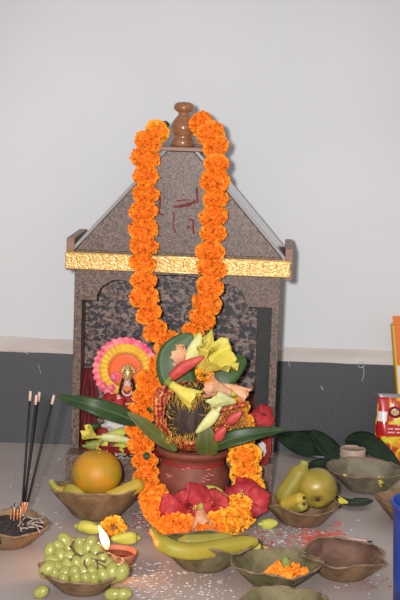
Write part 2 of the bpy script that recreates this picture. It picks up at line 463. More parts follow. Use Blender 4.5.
def leaf_sheet(path, wid, nrm, fold=.25, nseg=14, shape='mango', wave=0, nw=6):
    """leaf blade along a midrib path; wid = half width; nrm = facing"""
    pp = poly_at([Vector(p) for p in path], None)
    L = len(pp)-1; rows = []
    for i in range(nseg+1):
        t = i/nseg; p = pp[int(round(t*L))]
        a = pp[max(0, int(t*L)-2)]; c = pp[min(L, int(t*L)+2)]
        tg = (c-a).normalized(); sd = tg.cross(nrm).normalized(); up = sd.cross(tg).normalized()
        if shape == 'mango': ww = wid*max(.02, (math.sin(PI*min(1, t**.85)))**.75)
        else: ww = wid*max(.02, math.sin(PI*min(1, t**.62))**.6)*(1 if t < .8 else 1)
        row = []
        for k in range(-nw//2, nw//2+1):
            s = 2*k/nw
            row.append(p+sd*ww*s+up*(abs(s)*ww*fold + (wave*ww*math.sin(t*14+(2 if s > 0 else 0))*abs(s))))
        rows.append(row)
    return MB().grid(rows)
def leaf_thing(name, label, cat, path, wid, nrm, m, fold=.25, shape='mango', wave=0, group=None, stalk=None):
    path = [Vector(p) for p in path]
    lo = min(path, key=lambda p: p.z)
    r = thing(name, lo, label, cat, group)
    leaf_sheet(path, wid, nrm, fold, 20, shape, wave).build('blade', m, r, solid=.0007)
    pp = poly_at(path, None); nrm = Vector(nrm).normalized()
    MB().tube([p+nrm*.0004 for p in pp[::4]], [max(.0003, .0011*(1-i/len(pp[::4]))) for i in range(len(pp[::4]))], 6).build('midrib', M['ribd'] if m is M['leafd'] else M['rib'], r)
    return r

up_path = [at(157,131,-.355), at(148,141,-.372), at(145,160,-.392), at(145,185,-.395), at(144,210,-.398), at(143,237,-.400), at(143,262,-.405), at(144,287,-.405),
           at(148,312,-.405), at(156,332,-.408), at(170,346,-.410), at(184,347,-.410), at(196,332,-.408), at(205,312,-.406), at(210,290,-.405), at(212,266,-.408), at(213,240,-.402), at(214,213,-.400),
           at(214,188,-.398), at(216,165,-.396), at(216,146,-.385), at(208,132,-.365), at(198,121,-.340)]
garland('marigold_garland', 'long orange marigold garland hanging from the finial down the front of the shrine', up_path, .0322,
        amber=lambda i, p: i == 0, leaves=[(168,127,-.345,-5,-6), (196,127,-.345,4,-3)])
lo_path = [at(170,353,-.425), at(155,374,-.435), at(146,396,-.445), at(140,420,-.455), at(141,445,-.475), at(144,468,-.50), at(150,490,-.53), fl(158,511,.035), fl(172,524,.027), fl(190,530,.026), fl(210,529,.026),
           fl(229,521,.026), fl(242,508,.032), at(249,488,-.54), at(246,465,-.515), at(241,444,-.50), at(238,424,-.475), at(232,404,-.46), at(215,385,-.445), at(200,376,-.44)]
garland('marigold_garland', 'shorter marigold garland looped around the clay pot and resting on the floor', lo_path, .0305, hs=1.14,
        amber=lambda i, p: p.x > .03 and p.z < .2, leaves=[(147,452,-.515,-1,8), (200,477,-.5,4,2), (148,411,-.48,3,-3)])

# ------------------------------------------------------------------ clay pot, coconut, leaves and flowers on it
PC = fl(193, 509)
PC = Vector((at(193,470,PC.y).x, PC.y, 0))
pot = thing('clay_pot', PC, 'round red clay pot with a darker red band, standing in front of the shrine', 'pot')
prof = [(0,0),(.043,0),(.050,.004),(.060,.022),(.0665,.045),(.067,.060),(.063,.078),(.0565,.090),(.0545,.097),(.057,.103),(.0655,.108),(.0675,.113),(.066,.118),(.062,.119),(.058,.114),(.051,.104),(.049,.095),(.055,.08),(.058,.055),(.05,.02),(0,.012)]
MB().lathe(prof, PC, 56).build('pot_body', M['terra'], pot)
MB().lathe([(.0558,.0905),(.0572,.0915),(.0560,.0955),(.0545,.0965),(.0540,.0930)], PC, 56).build('painted_band', M['redpaint'], pot)
b = MB()
for (u, v) in [(160,476),(163,478),(167,477),(204,478),(207,476),(210,474),(212,471),(203,481),(209,480),(214,476),(182,470),(188,469)]:
    p = at(u, v, PC.y-.06); d = Vector((p.x-PC.x, -.062, 0)); d.normalize()
    q = Vector((PC.x, PC.y, p.z))+d*(.0655 if p.z < .085 else .058)
    b.ball(q, (.0028+random.random()*.002, .0012, .0015), 8, 5)
b.build('powder_dabs', M['pinkchalk'], pot)['kind'] = 'stuff'

CC = Vector((PC.x-.008, PC.y, .176))
coco = thing('coconut', CC-Vector((0,0,.06)), 'dark brown coconut wrapped in red and gold fringed cloth on the clay pot', 'coconut')
MB().ball(CC, (.056,.054,.066), 32, 20, fn=lambda d: 1+.02*noise.noise(d*4)).build('husk', M['coco'], coco)
cl = MB(); N1, N2 = 80, 44
rows = []
for i in range(N2+1):
    th = PI*(.04+.90*i/N2); row = []
    for k in range(N1):
        a = 2*PI*k/N1
        rf = 1.10+.05*noise.noise(Vector((math.cos(a)*5, math.sin(a)*5, i*.35)))+.04*math.sin(a*15+i*.3)
        row.append(CC+Vector((math.sin(th)*math.cos(a)*.058*rf*1.03, math.sin(th)*math.sin(a)*.055*rf, math.cos(th)*.066*1.02)))
    rows.append(row)
fs = []
edge = []
def openf(p):
    u = (p.x-CC.x-.002)/.044; vv = (p.z-CC.z-.012)/.053
    return p.y < CC.y and u*u+vv*vv < 1
vs = [p for r in rows for p in r]
for i in range(N2):
    for k in range(N1):
        q = (i*N1+k, i*N1+(k+1) % N1, (i+1)*N1+(k+1) % N1, (i+1)*N1+k)
        if not any(openf(vs[j]) for j in q): fs.append(q)
cl.add(vs, fs); used = sorted({j for f in fs for j in f}); mp = {j: i for i, j in enumerate(used)}
cl.v = [vs[j] for j in used]; cl.f = [tuple(mp[j] for j in f) for f in fs]
cloth = cl.build('wrapping_cloth', M['redgold'], coco, solid=.0012)
fr = MB()
for i in range(120):
    a = random.uniform(0, 2*PI)
    p = Vector((CC.x+.002+.045*math.cos(a), 0, CC.z+.012+.054*math.sin(a)))
    dx = (p.x-CC.x)/.064; dz = (p.z-CC.z)/.07; yy = CC.y-.060*math.sqrt(max(.02, 1-dx*dx-dz*dz))-.004
    p.y = yy
    inn = Vector((-(p.x-CC.x)*.25, -.004, -(p.z-CC.z)*.25)); L = random.uniform(.007, .022)
    q = p+(inn.normalized()+Vector((random.gauss(0,.35), random.gauss(0,.2), random.gauss(0,.35)-.25))).normalized()*L
    fr.tube([p, (p+q)/2+Vector((0,-.002,0)), q], .00038, 3)
for i in range(90):     # long threads hanging over the dark husk from above
    p = at(random.gauss(190,9), random.uniform(388,404), CC.y-.064)
    q = p+Vector((random.gauss(.003,.004), random.uniform(-.004,.002), -random.uniform(.008,.022)))
    fr.tube([p, (p+q)/2+Vector((0,-.002,0)), q], .00045, 3)
for i in range(60):
    p = at(random.uniform(164,198), random.uniform(440,446), CC.y-.068)
    q = p+Vector((random.gauss(0,.004), random.uniform(-.004,.002), random.uniform(.006,.017)))
    fr.tube([p, (p+q)/2+Vector((0,-.002,0)), q], .00045, 3)
for i in range(230):    # fringe over the right shoulder of the wrap
    p = at(random.uniform(205,247), random.uniform(402,432), CC.y-.045+random.uniform(-.01,.01))
    L = random.uniform(.008,.02); q = p+Vector((random.uniform(-.4,1), random.uniform(-.3,.1), random.uniform(-1,.2))).normalized()*L
    fr.tube([p, (p+q)/2+Vector((0,-.003,0)), q], .00042, 3)
f_ = fr.build('gold_fringe', M['fringe'], cloth); f_['kind'] = 'stuff'
# a loose red-gold end of the cloth on the right
b = MB(); rows = []
for i in range(11):
    t = i/10; row = []
    for k in range(9):
        s = k/8
        p = at(206+38*t, 405+8*s*2+6*t+8*math.sin(s*3), CC.y-.040+.012*math.sin(t*9+s*4)+.02*t)
        row.append(p)
    rows.append(row)
b.grid(rows).build('loose_cloth_end', M['redgold'], cloth, solid=.001)

b = MB()
for (px, r) in (([(160,388),(156,402),(157,418),(163,436)], .0045), ([(166,384),(161,396),(160,412),(162,428)], .0038), ([(176,438),(190,443),(203,441)], .0042), ([(214,430),(228,425),(240,414)], .0045), ([(215,412),(230,408),(246,404)], .004)):
    b.tube(poly_at([at(u, v, CC.y-.052-.008*math.sin(i*1.3)) for i, (u, v) in enumerate(px)], None)[::5], r, 8)
b.build('twisted_fold', M['redgold'], cloth)
def frame_to(d):
    return Vector((0,0,1)).rotation_difference(Vector(d).normalized())
def trumpet(name, label, p0, p1, r, m, open_=.6, lobes=6, calm=None, seed=0, group=None, cat='flower', bud=False, calyx=.28):
    """tube flower: p0 stalk end, p1 mouth"""
    rnd = random.Random(seed); p0 = Vector(p0); p1 = Vector(p1); L = (p1-p0).length; q = frame_to(p1-p0)
    rt = thing(name, p0, label, cat, group)
    bend = Vector((rnd.uniform(-.08,.08), rnd.uniform(-.08,.08), 0))*L
    def P(rr, z, a): 
        t = z/L
        return p0+q @ (Vector((rr*math.cos(a), rr*math.sin(a), z))+bend*math.sin(t*PI))
    n = lobes*6; rows = []
    for i in range(13):
        t = calyx*.7+(1-calyx*.7)*i/12
        row = []
        for k in range(n):
            a = 2*PI*k/n
            if bud:
                rr = r*max(.04, math.sin(PI*min(1, t*.86+.1))**.8)*(1+.08*math.sin(a*3+t*5)); z = t*L
            else:
                base = r*(.30+.12*t); op = max(0, (t-open_*.75)/(1-open_*.75))
                lob = .5+.5*math.cos(a*lobes)
                rr = base+(r-base)*op**1.3*(.62+.38*lob)+r*.14*op*math.sin(a*lobes*2+seed+t*7)
                z = t*L-op**2*L*.10*(1-lob)+op*r*.16*math.sin(a*lobes*1.5+seed)
            row.append(P(rr, z, a))
        rows.append(row)
    MB().grid(rows, True).build('bud' if bud else 'petals', m, rt, solid=.0006)
    c = MB(); rr = r*(.34 if not bud else .5)
    c.tube([P(0,0,0), P(0,L*calyx*.25,0), P(0,L*calyx*.7,0), P(0,L*calyx*1.1,0)], [rr*.35, rr*.7, rr*.98, rr*1.05 if not bud else rr*1.25], 10)
    c.build('calyx', calm or M['green'], rt)
    return rt
def hibiscus(name, label, c, face, R, seed, stamen=True, droop=.35, cup=.5):
    rnd = random.Random(seed); c = Vector(c); q = frame_to(face)
    rt = thing(name, c, label, 'flower')
    for k in range(5):
        a0 = 2*PI*k/5+rnd.uniform(-.15,.15); Lk = R*rnd.uniform(.80,1.22); rows = []
        for i in range(9):
            t = i/8; wd = Lk*(.08+.50*math.sin(min(1, t*1.02)*PI*.62)**1.2)
            if t > .85: wd *= 1-.35*((t-.85)/.15)**1.5
            row = []
            for j in range(-4, 5):
                s = j/4
                rad = t*Lk-abs(s)**2*.10*Lk*t
                x = rad; yv = wd*s*.95
                zz = Lk*(cup*t*(1-t*.55) - droop*t**2.5) + R*.085*math.sin(s*8+k*2+t*4)*t*t + R*.05*math.sin(t*9+s*3+seed+k)*t
                pt = Vector((x*math.cos(a0)-yv*math.sin(a0), x*math.sin(a0)+yv*math.cos(a0), zz+.001*k))
                ns = Vector((seed*3.1+k, k*1.7, seed))
                pt += noise.noise_vector(pt/R*1.7+ns)*R*.20*t + noise.noise_vector(pt/R*4.5+ns)*R*.09*t
                row.append(c+q @ pt)
            rows.append(row)
        MB().grid(rows).build('petal', M['redpet'], rt, solid=.0006)
    MB().grid([[c+q @ Vector((R*rr_*math.cos(2*PI*k/20), R*rr_*math.sin(2*PI*k/20), R*zz_)) for k in range(20)] for rr_, zz_ in ((.02,.05),(.10,.10),(.19,.22))], True).build('throat', M['darkred'], rt)
    if stamen:
        tip = c+q @ Vector((R*.1, R*.05, R*.95))
        MB().tube([c, (c+tip)/2, tip], [R*.05, R*.035, R*.025], 8).build('stamen', M['redbud'], rt)
        d = MB()
        for i in range(14):
            t = rnd.uniform(.55, 1); p = c.lerp(tip, t)+Vector((rnd.gauss(0,1), rnd.gauss(0,1), rnd.gauss(0,1))).normalized()*R*.08
            d.ball(p, R*.028, 6, 4)
        d.build('pollen', M['yel'], rt)
    MB().tube([c-q @ Vector((0,0,R*.35)), c-q @ Vector((0,0,R*.15)), c+q @ Vector((0,0,R*.02))], [R*.05, R*.13, R*.16], 10).build('calyx', M['green'], rt)
    return rt

Y0 = CC.y
leaf_thing('betel_leaf', 'large round green leaf standing behind the yellow flowers, left of the coconut top', 'leaf',
           [at(186,392,Y0-.015), at(175,372,Y0-.012), at(174,352,Y0-.004), at(193,334,Y0+.004)], .032, (0,-1,.15), M['betel'], .12, 'round')
leaf_thing('betel_leaf', 'round green leaf to the right of the yellow flower above the coconut', 'leaf',
           [at(205,384,Y0-.02), at(219,375,Y0-.02), at(232,367,Y0-.014), at(246,358,Y0-.004)], .030, (.1,-1,.15), M['betel'], .12, 'round')
leaf_thing('mango_leaf', 'big dark green mango leaf pointing left across the shrine front', 'leaf',
           [at(140,424,Y0+.01), at(118,414,Y0+.0), at(90,405,Y0-.01), at(57,396,Y0+.01)], .0170, (0,-1,.35), M['leaf'], .18)
leaf_thing('mango_leaf', 'narrow olive leaf sloping down to the left rim of the clay pot', 'leaf',
           [at(177,451,Y0-.058), at(158,437,Y0-.065), at(143,424,Y0-.075), at(127,412,Y0-.078)], .0125, (0,-1,.4), M['leafo'], .3)
leaf_thing('mango_leaf', 'short olive leaf standing upright at the front of the pot mouth', 'leaf',
           [at(207,456,Y0-.057), at(207,445,Y0-.068), at(206,434,Y0-.070), at(206,424,Y0-.068)], .0205, (0,-1,.1), M['leafo'], .2, 'round')
leaf_thing('mango_leaf', 'dark green mango leaf pointing right from the pot mouth', 'leaf',
           [at(207,450,Y0-.055), at(228,440,Y0-.072), at(252,434,Y0-.073), at(286,429,Y0-.06)], .0150, (0,-1,.5), M['leaf'], .2)

trumpet('gladiolus_flower', 'bright yellow ruffled flower on top of the coconut, the largest yellow bloom', at(198,374,Y0-.03), at(221,351,Y0-.06), .043, M['yel'], .35, 5, seed=3)
trumpet('gladiolus_flower', 'smaller yellow bloom tucked behind the pale bud over the coconut', at(196,368,Y0-.025), at(206,340,Y0-.045), .026, M['yel'], .35, 5, seed=11)
trumpet('gladiolus_flower', 'peach pink bloom beside the red bud above the coconut', at(195,362,Y0-.04), at(177,354,Y0-.062), .020, M['peach'], .35, 5, seed=5, calm=M['peach'])
trumpet('flower_bud', 'long pale green bud leaning up to the right over the round leaf', at(180,372,Y0-.055), at(201,334,Y0-.066), .0125, M['pale'], seed=6, bud=True, calm=M['yelg'], cat='bud')
trumpet('flower_bud', 'thick crimson bud with a green stalk lying above the coconut', at(164,384,Y0-.070), at(204,357,Y0-.078), .0096, M['redbud'], seed=8, bud=True, calm=M['green'], cat='bud')
def loose_marigold(u, v, y, me, label, s=1, rot=(.4,.3,.1), name='marigold', p=None):
    o = bpy.data.objects.new(name, me); col.objects.link(o)
    o.location = p if p is not None else at(u, v, y); o.scale = (s, s, s); o.rotation_euler = rot
    return tag(o, label, 'flower')
loose_marigold(205, 374, Y0-.05, big_me[0], 'single orange marigold tucked between the flowers and the coconut', .75)
trumpet('gladiolus_flower', 'yellow petal flower drooping over the left front of the coconut', at(165,380,Y0-.070), at(196,401,Y0-.082), .0215, M['yel'], .5, 4, seed=9)
trumpet('gladiolus_flower', 'salmon bloom lying across the upper right of the coconut', at(236,395,Y0-.055), at(207,385,Y0-.074), .021, M['peach'], .4, 5, seed=12, calm=M['yelg'])
trumpet('gladiolus_flower', 'peach tipped pale bloom pointing right above the gold fringe', at(216,384,Y0-.045), at(248,397,Y0-.055), .0150, M['peach'], .45, 4, seed=14, calm=M['pale'])
trumpet('gladiolus_flower', 'cream bloom lying over the gold fringe beside the pale drooping bud', at(236,402,Y0-.06), at(212,399,Y0-.080), .020, M['pale'], .4, 5, seed=15, calm=M['pale'])
trumpet('flower_bud', 'pale green bud hanging diagonally over the front of the dark coconut', at(222,405,Y0-.080), at(196,433,Y0-.088), .0095, M['pale'], seed=16, bud=True, calm=M['pale'], cat='bud')
trumpet('flower_bud', 'small red bud on the gold fringe right of the coconut', at(225,424,Y0-.07), at(242,412,Y0-.075), .0085, M['redbud'], seed=17, bud=True, calm=M['redbud'], cat='bud')
trumpet('flower_bud', 'coral red bud beside the upright olive leaf at the pot mouth', at(215,443,Y0-.068), at(226,427,Y0-.078), .0090, M['redbud'], seed=18, bud=True, calm=M['redbud'], cat='bud')

# hibiscus at the foot of the pot
hibiscus('hibiscus_flower', 'left and most open of the red hibiscus blooms at the foot of the pot', fl(187,508,.050), (.30,-.88,.30), .044, 3, droop=.25, cup=.85)
hibiscus('hibiscus_flower', 'small crumpled red hibiscus between the other two at the foot of the pot', fl(214,506,.048), (-.3,-.8,.4), .026, 5, droop=.2, cup=.9)
hibiscus('hibiscus_flower', 'right red hibiscus with pale veins lying against the garland', fl(242,501,.046), (-.15,-.75,.55), .042, 8, stamen=True, droop=.45, cup=.7)
trumpet('hibiscus_flower', 'wilted peach flower hanging over the garland below the red hibiscus blooms', fl(201,503,.062), fl(204,531,.030), .0195, M['peach'], .3, 4, seed=21, calm=M['yelg'], calyx=.5)
trumpet('flower_bud', 'yellow green bud lying across the pot behind the red hibiscus blooms', fl(228,497,.060), fl(196,490,.062), .0075, M['yelg'], seed=22, bud=True, calm=M['yelg'], cat='bud')
trumpet('flower_bud', 'small green bud on the garland left of the red hibiscus', fl(180,520,.034), fl(171,508,.040), .0055, M['green'], seed=23, bud=True, cat='bud')

# ------------------------------------------------------------------ inside the shrine: tray, cloth, idol
tray = thing('plastic_tray', S2W(-.01, .03, .0682), 'shallow red plastic tray with rounded corners on the shrine base', 'tray')
def rrect(hx, hy, r, z, cx=-.0055, cy=.017, n=8):
    out = []
    for (sx, sy, a0) in ((1,1,0), (-1,1,PI/2), (-1,-1,PI), (1,-1,1.5*PI)):
        for k in range(n+1):
            a = a0+PI/2*k/n
            out.append(S2W(cx+sx*(hx-r)+r*math.cos(a), cy+sy*(hy-r)+r*math.sin(a), z))
    return out
TX, TY = .1735, .058
b = MB().grid([rrect(.01,.005,.004,0.0685), rrect(TX-.008,TY-.008,.020,0.0685), rrect(TX-.003,TY-.003,.024,0.0740), rrect(TX,TY,.026,0.0860), rrect(TX+.0015,TY+.0015,.026,0.0875), rrect(TX-.0015,TY-.0015,.025,0.0860), rrect(TX-.006,TY-.006,.022,0.0745), rrect(TX-.010,TY-.010,.018,0.0705), rrect(.01,.005,.004,0.0705)], True)
b.build('tray_body', M['tray'], tray)
# red cloth covering the pedestal block under the idol and draped along the left side
ped = thing('cloth_covered_block', S2W(-.09, .046, .071), 'block under a red cloth carrying the small idol inside the shrine', 'block')
b = MB(); rows = []
for z, o, wv in ((.071,.006,.006), (.085,.003,.004), (.100,.001,.002), (.104,-.002,0), (.1045,-.03,0)):
    row = []
    for k in range(64):
        a = 2*PI*k/64; cx, cy = max(-1, min(1, 1.25*math.cos(a))), max(-1, min(1, 1.25*math.sin(a)))
        rr = 1+wv*7*math.sin(a*13)
        row.append(S2W(-.093+(.060+o)*cx*rr, .046+(.024+o)*cy*rr, z))
    rows.append(row)
b.grid(rows, True).build('cloth_cover', M['redcloth'], ped)
def cloth_strip(name, label, px, wid, m, off, cat='cloth'):
    rows = []
    pp = poly_at([S2W(*sh(u, v, off)) for u, v in px], None)
    for i in range(0, len(pp), 3):
        t = i/len(pp)
        row = []
        for k in range(13):
            s = k/12-.5
            row.append(pp[i]+SH_X*(wid(t)*s*2)+SH_N*(.006*math.sin(s*16+t*3)))
        rows.append(row)
    o = MB().grid(rows).build(name, m, None, solid=.0012)
    return tag(o, label, cat)
cloth_strip('folded_cloth', 'dark red cloth standing in folds against the left side of the shrine opening', [(88,368),(87,385),(86,405),(85,428),(86,450)], lambda t: .006+.016*min(1, t*3), M['darkred'], .052)
cloth_strip('folded_cloth', 'dark red pointed cloth beside the black shade strip at the right of the shrine', [(257,378),(258,395),(259,412),(258,436),(258,452)], lambda t: .003+.018*min(1, t*2), M['darkred'], .040)

cloth_strip('folded_cloth', 'bright red cloth end draped over the right corner of the red tray', [(266,433),(266,442),(266,452),(263,465)], lambda t: .0095*(1-.35*t*t), M['redcloth'], -.052)
idol = thing('idol', S2W(-.090, .048, .1045), 'small painted idol with pink and yellow fan halo and gold crown on red cloth', 'idol')
IO = .046
HC = S2W(*sh(125.5, 370, IO+.008))
def disc(r0, r1, pleats, amp, off, nr=6, scal=0, z0=0, z1=0):
    rows = []
    n = pleats*4
    for i in range(nr+1):
        t = i/nr; row = []
        for k in range(n):
            a = 2*PI*k/n; r = r0+(r1-r0)*t
            r *= 1+scal*t*abs(math.sin(a*pleats/2))
            row.append(HC+SH_X*(r*math.cos(a))+Vector((0,0,1))*(r*math.sin(a))+SH_N*(off+amp*t*math.cos(a*pleats)+z0*(1-t)+z1*t))
        rows.append(row)
    return MB().grid(rows, True)
halo = disc(.0475,.062,30,.0022,.002,5,.055).build('halo_ruffle', M['hpink'], idol, solid=.001)
disc(.034,.0515,30,.0012,.0005,4).build('halo_ring', M['hyel'], idol, solid=.001)
disc(.001,.0345,20,0,0,4).build('halo_disc', M['horange'], idol, solid=.001)
b = MB()
for k in range(44):
    a = 2*PI*k/44; b.ball(HC+SH_X*(.0335*math.cos(a))+Vector((0,0,.0335*math.sin(a)))-SH_N*.0025, .0019, 8, 6)
b.build('bead_ring', M['agold'], idol)
def I(u, v, d=0): return S2W(*sh(u, v, IO-d))
# body: one continuous lathe-like figure (skirt, waist, shoulders, neck)
base = S2W(-.090, .044, .1045); top = I(127.5, 383, .006)
hb = top.z-base.z
bx = lambda t: base.lerp(Vector((top.x, top.y, top.z)), t)
rows = []
for t, rx, ry in ((0,.026,.018),(.05,.027,.019),(.3,.022,.016),(.5,.0165,.012),(.62,.0135,.010),(.74,.0150,.010),(.83,.0145,.009),(.88,.010,.007),(.92,.0048,.0045),(1,.0042,.0042)):
    row = []
    for k in range(28):
        a = 2*PI*k/28; row.append(bx(t)+SH_X*(rx*math.cos(a))+SH_N*(ry*math.sin(a)))
    rows.append(row)
MB().grid(rows, True).build('draped_body', M['redcloth'], idol)
FC = I(127.5, 383, .010)
fc = MB().ball(FC, (.0082,.0080,.0108), 20, 14)
fc.ball(FC-SH_N*.0078+Vector((0,0,-.001)), (.0012,.0016,.0020), 8, 6)
hd = fc.build('head', M['skin'], idol)
for s in (-1, 1):
    e1 = MB().ball(FC+SH_X*(.0032*s)-SH_N*.0070+Vector((0,0,.0018)), (.0020,.0012,.0012), 8, 6).build('eye', M['white'], hd)
    MB().ball(FC+SH_X*(.0032*s)-SH_N*.0080+Vector((0,0,.0018)), (.0009,.0006,.0009), 8, 6).build('pupil', M['hair'], hd)
    MB().tube([FC+SH_X*(.0014*s)-SH_N*.0078+Vector((0,0,.0042)), FC+SH_X*(.0034*s)-SH_N*.0076+Vector((0,0,.0050)), FC+SH_X*(.0056*s)-SH_N*.0062+Vector((0,0,.0040))], .00045, 5).build('eyebrow', M['hair'], hd)
MB().ball(FC-SH_N*.0072+Vector((0,0,-.0052)), (.0022,.0012,.0009), 10, 6).build('mouth', M['redbud'], hd)
MB().ball(FC-SH_N*.0080+Vector((0,0,.0062)), (.0008,.0006,.0011), 8, 6).build('forehead_mark', M['redbud'], hd)
# hair and veil behind the face
b = MB()
rows = []
for i in range(10):
    t = i/9; row = []
    for k in range(17):
        a = PI*k/16
        rr = .0112+.008*t
        row.append(FC+Vector((0,0,.0085-.034*t))+SH_X*(rr*math.cos(a))+SH_N*(rr*.6*math.sin(a)+.002))
    rows.append(row)
b.grid(rows).build('veil', M['darkred'], idol, solid=.001)
for s in (-1, 1):
    MB().tube([FC+SH_X*(.0062*s)+Vector((0,0,.008))-SH_N*.003, FC+SH_X*(.0092*s)-SH_N*.003, FC+SH_X*(.0110*s)+Vector((0,0,-.010))-SH_N*.004, FC+SH_X*(.0135*s)+Vector((0,0,-.022))-SH_N*.006], [.002,.0028,.0030,.0018], 8).build('hair_lock', M['hair'], idol)
# crown
cb = FC+Vector((0,0,.0075))
cr = MB().lathe([(.0085,0),(.0098,.002),(.0090,.005),(.0105,.008),(.0090,.012),(.0092,.015),(.0060,.020),(.0045,.024),(.0020,.028),(0,.031)], cb, 24)
for k in range(-4, 5):
    a = k*.36; c0 = cb+Vector((0,0,.012))+SH_N*.003
    d = SH_X*math.sin(a)+Vector((0,0,math.cos(a)))
    cr.tube([c0+d*.006, c0+d*.0125, c0+d*.0185], [.0022,.0030,.0006], 6)
    cr.ball(c0+d*.0145-SH_N*.002, .0018, 8, 6)
cr.build('crown', M['agold'], idol)
b = MB()
for k in range(15):
    a = PI+PI*k/14; b.ball(FC+Vector((0,0,-.0125))+SH_X*(.0095*math.cos(a))+Vector((0,0,.0105*math.sin(a)))-SH_N*(.004+.003*math.sin(-a)), .0016, 8, 5)
b.build('necklace', M['white'], idol)
MB().tube([FC+SH_X*(-.0085)+Vector((0,0,-.004)), FC+SH_X*(-.006)+Vector((0,0,-.010))-SH_N*.006, FC+Vector((0,0,-.0125))-SH_N*.008, FC+SH_X*.006+Vector((0,0,-.010))-SH_N*.006, FC+SH_X*.0085+Vector((0,0,-.004))], [.0022,.0035,.004,.0035,.0022], 8).build('scarf', M['orangecl'], idol)
for s in (-1, 1):
    ar = MB().tube([FC+SH_X*(.0125*s)+Vector((0,0,-.017)), FC+SH_X*(.0175*s)+Vector((0,0,-.028))-SH_N*.004, FC+SH_X*(.0150*s)+Vector((0,0,-.032))-SH_N*.013], [.0042,.0036,.0028], 10).build('arm', M['redbud'], idol)
    hcn = FC+SH_X*(.0150*s)+Vector((0,0,-.028))-SH_N*.0155
    h = MB().ball(hcn, (.0032,.0018,.0040), 10, 8)
    for j in range(4): h.tube([hcn+SH_X*(-.0024+.0016*j)+Vector((0,0,.002)), hcn+SH_X*(-.0026+.0017*j)+Vector((0,0,.0058)), hcn+SH_X*(-.0026+.0017*j)+Vector((0,0,.0082-.0006*abs(j-1.5)))-SH_N*.001], [.0008,.0008,.0005], 6)
    h.tube([hcn+SH_X*(-.0028*s), hcn+SH_X*(-.0048*s)+Vector((0,0,.002)), hcn+SH_X*(-.0052*s)+Vector((0,0,.0042))], [.0010,.0009,.0006], 6)
    h.build('hand', M['skin'], ar)
def pom(u, v, r, seed):
    b = MB(); rnd = random.Random(seed); c = I(u, v, .004)
    for i in range(70):
        d = Vector((rnd.gauss(0,1), rnd.gauss(0,1), rnd.gauss(0,1))).normalized()
        x = d.orthogonal().normalized(); p = c+d*r*rnd.uniform(.8,1.1)
        b.grid([[c+d*r*.3-x*r*.1, c+d*r*.3+x*r*.1], [p-x*r*.22, p+x*r*.22]])
    b.ball(c, r*.7, 10, 6)
    b.build('tinsel_pompom', M['pinkpom'], idol)
for a in ((114.5,377,.0095,1), (141,376,.0085,2), (103,386,.0085,3), (112,388,.0075,4), (143,386,.0075,5)): pom(*a)
b = MB()
for u in range(118, 139, 2): b.ball(I(u, 404+.02*(u-127)**2*-1, .014), .0026, 8, 6)
b.build('waist_garland', M['fringe'], idol)

hibiscus('hibiscus_flower', 'red hibiscus at the right side of the shrine above the pot leaf', S2W(*sh(263,416,-.022)), (.1,-.75,.5), .026, 31, droop=.6, stamen=False)
hibiscus('hibiscus_flower', 'dark red hibiscus lying behind the big left leaf inside the shrine', S2W(*sh(112,402,.02)), (-.2,-.7,.6), .024, 33, droop=.6, stamen=False)
# contents of the tray
TZ = .052
def tr(u, v, z): # shrine tray point at height z seen at u,v
    return fl(u, v, z)
def tp(u, v, y=-.380): return at(u, v, y)
trumpet('tray_flower', 'yellow flower in the red tray, leftmost and nearest the left stile', tp(97,437), tp(85,431,-.39), .0165, M['yel'], .3, 5, seed=41)
trumpet('tray_flower', 'yellow flower in the red tray just above the orange', tp(95,449), tp(104,445,-.395), .0145, M['yel'], .3, 5, seed=42)
trumpet('tray_flower', 'pale yellow flower in the red tray beside the garland', tp(112,446), tp(127,449,-.392), .0135, M['yelg'], .3, 5, seed=43)
trumpet('tray_bud', 'upper of two long yellow green buds in the red tray', tp(131,430,-.375), tp(103,436,-.38), .0080, M['yelg'], seed=44, bud=True, calm=M['yelg'], cat='bud')
trumpet('tray_bud', 'lower of two long yellow green buds in the red tray', tp(94,437,-.39), tp(132,441,-.39), .0078, M['pale'], seed=45, bud=True, calm=M['yelg'], cat='bud')
trumpet('tray_bud', 'short green bud under the yellow flowers in the red tray', tp(82,446,-.385), tp(104,441,-.385), .0085, M['green'], seed=46, bud=True, cat='bud')
trumpet('tray_bud', 'yellow green bud sloping down behind the orange in the red tray', tp(86,442,-.375), tp(113,452,-.38), .0085, M['yelg'], seed=47, bud=True, calm=M['green'], cat='bud')
trumpet('tray_bud', 'dark green stalk bud at the back of the red tray under the big leaf', tp(84,428,-.37), tp(101,425,-.37), .0070, M['leaf'], seed=48, bud=True, calm=M['leaf'], cat='bud')
def crumple(name, label, c, r, m, seed, sq=(1,.7,.7)):
    rnd = random.Random(seed)
    o = MB().ball(c, (r*sq[0], r*sq[1], r*sq[2]), 14, 10, fn=lambda d: 1+.45*noise.noise(d*2.3+Vector((seed,0,0)))).build(name, m, None, smooth=False)
    return tag(o, label, 'paper')
crumple('crumpled_paper', 'crumpled white paper behind the buds in the red tray', at(115,425,-.358), .021, M['paper'], 3, (1.1,.6,.62))
crumple('crumpled_paper', 'small scrap of white paper in the right corner of the red tray', at(262,450,-.427), .0105, M['paper'], 5, (.75,.5,1.25))
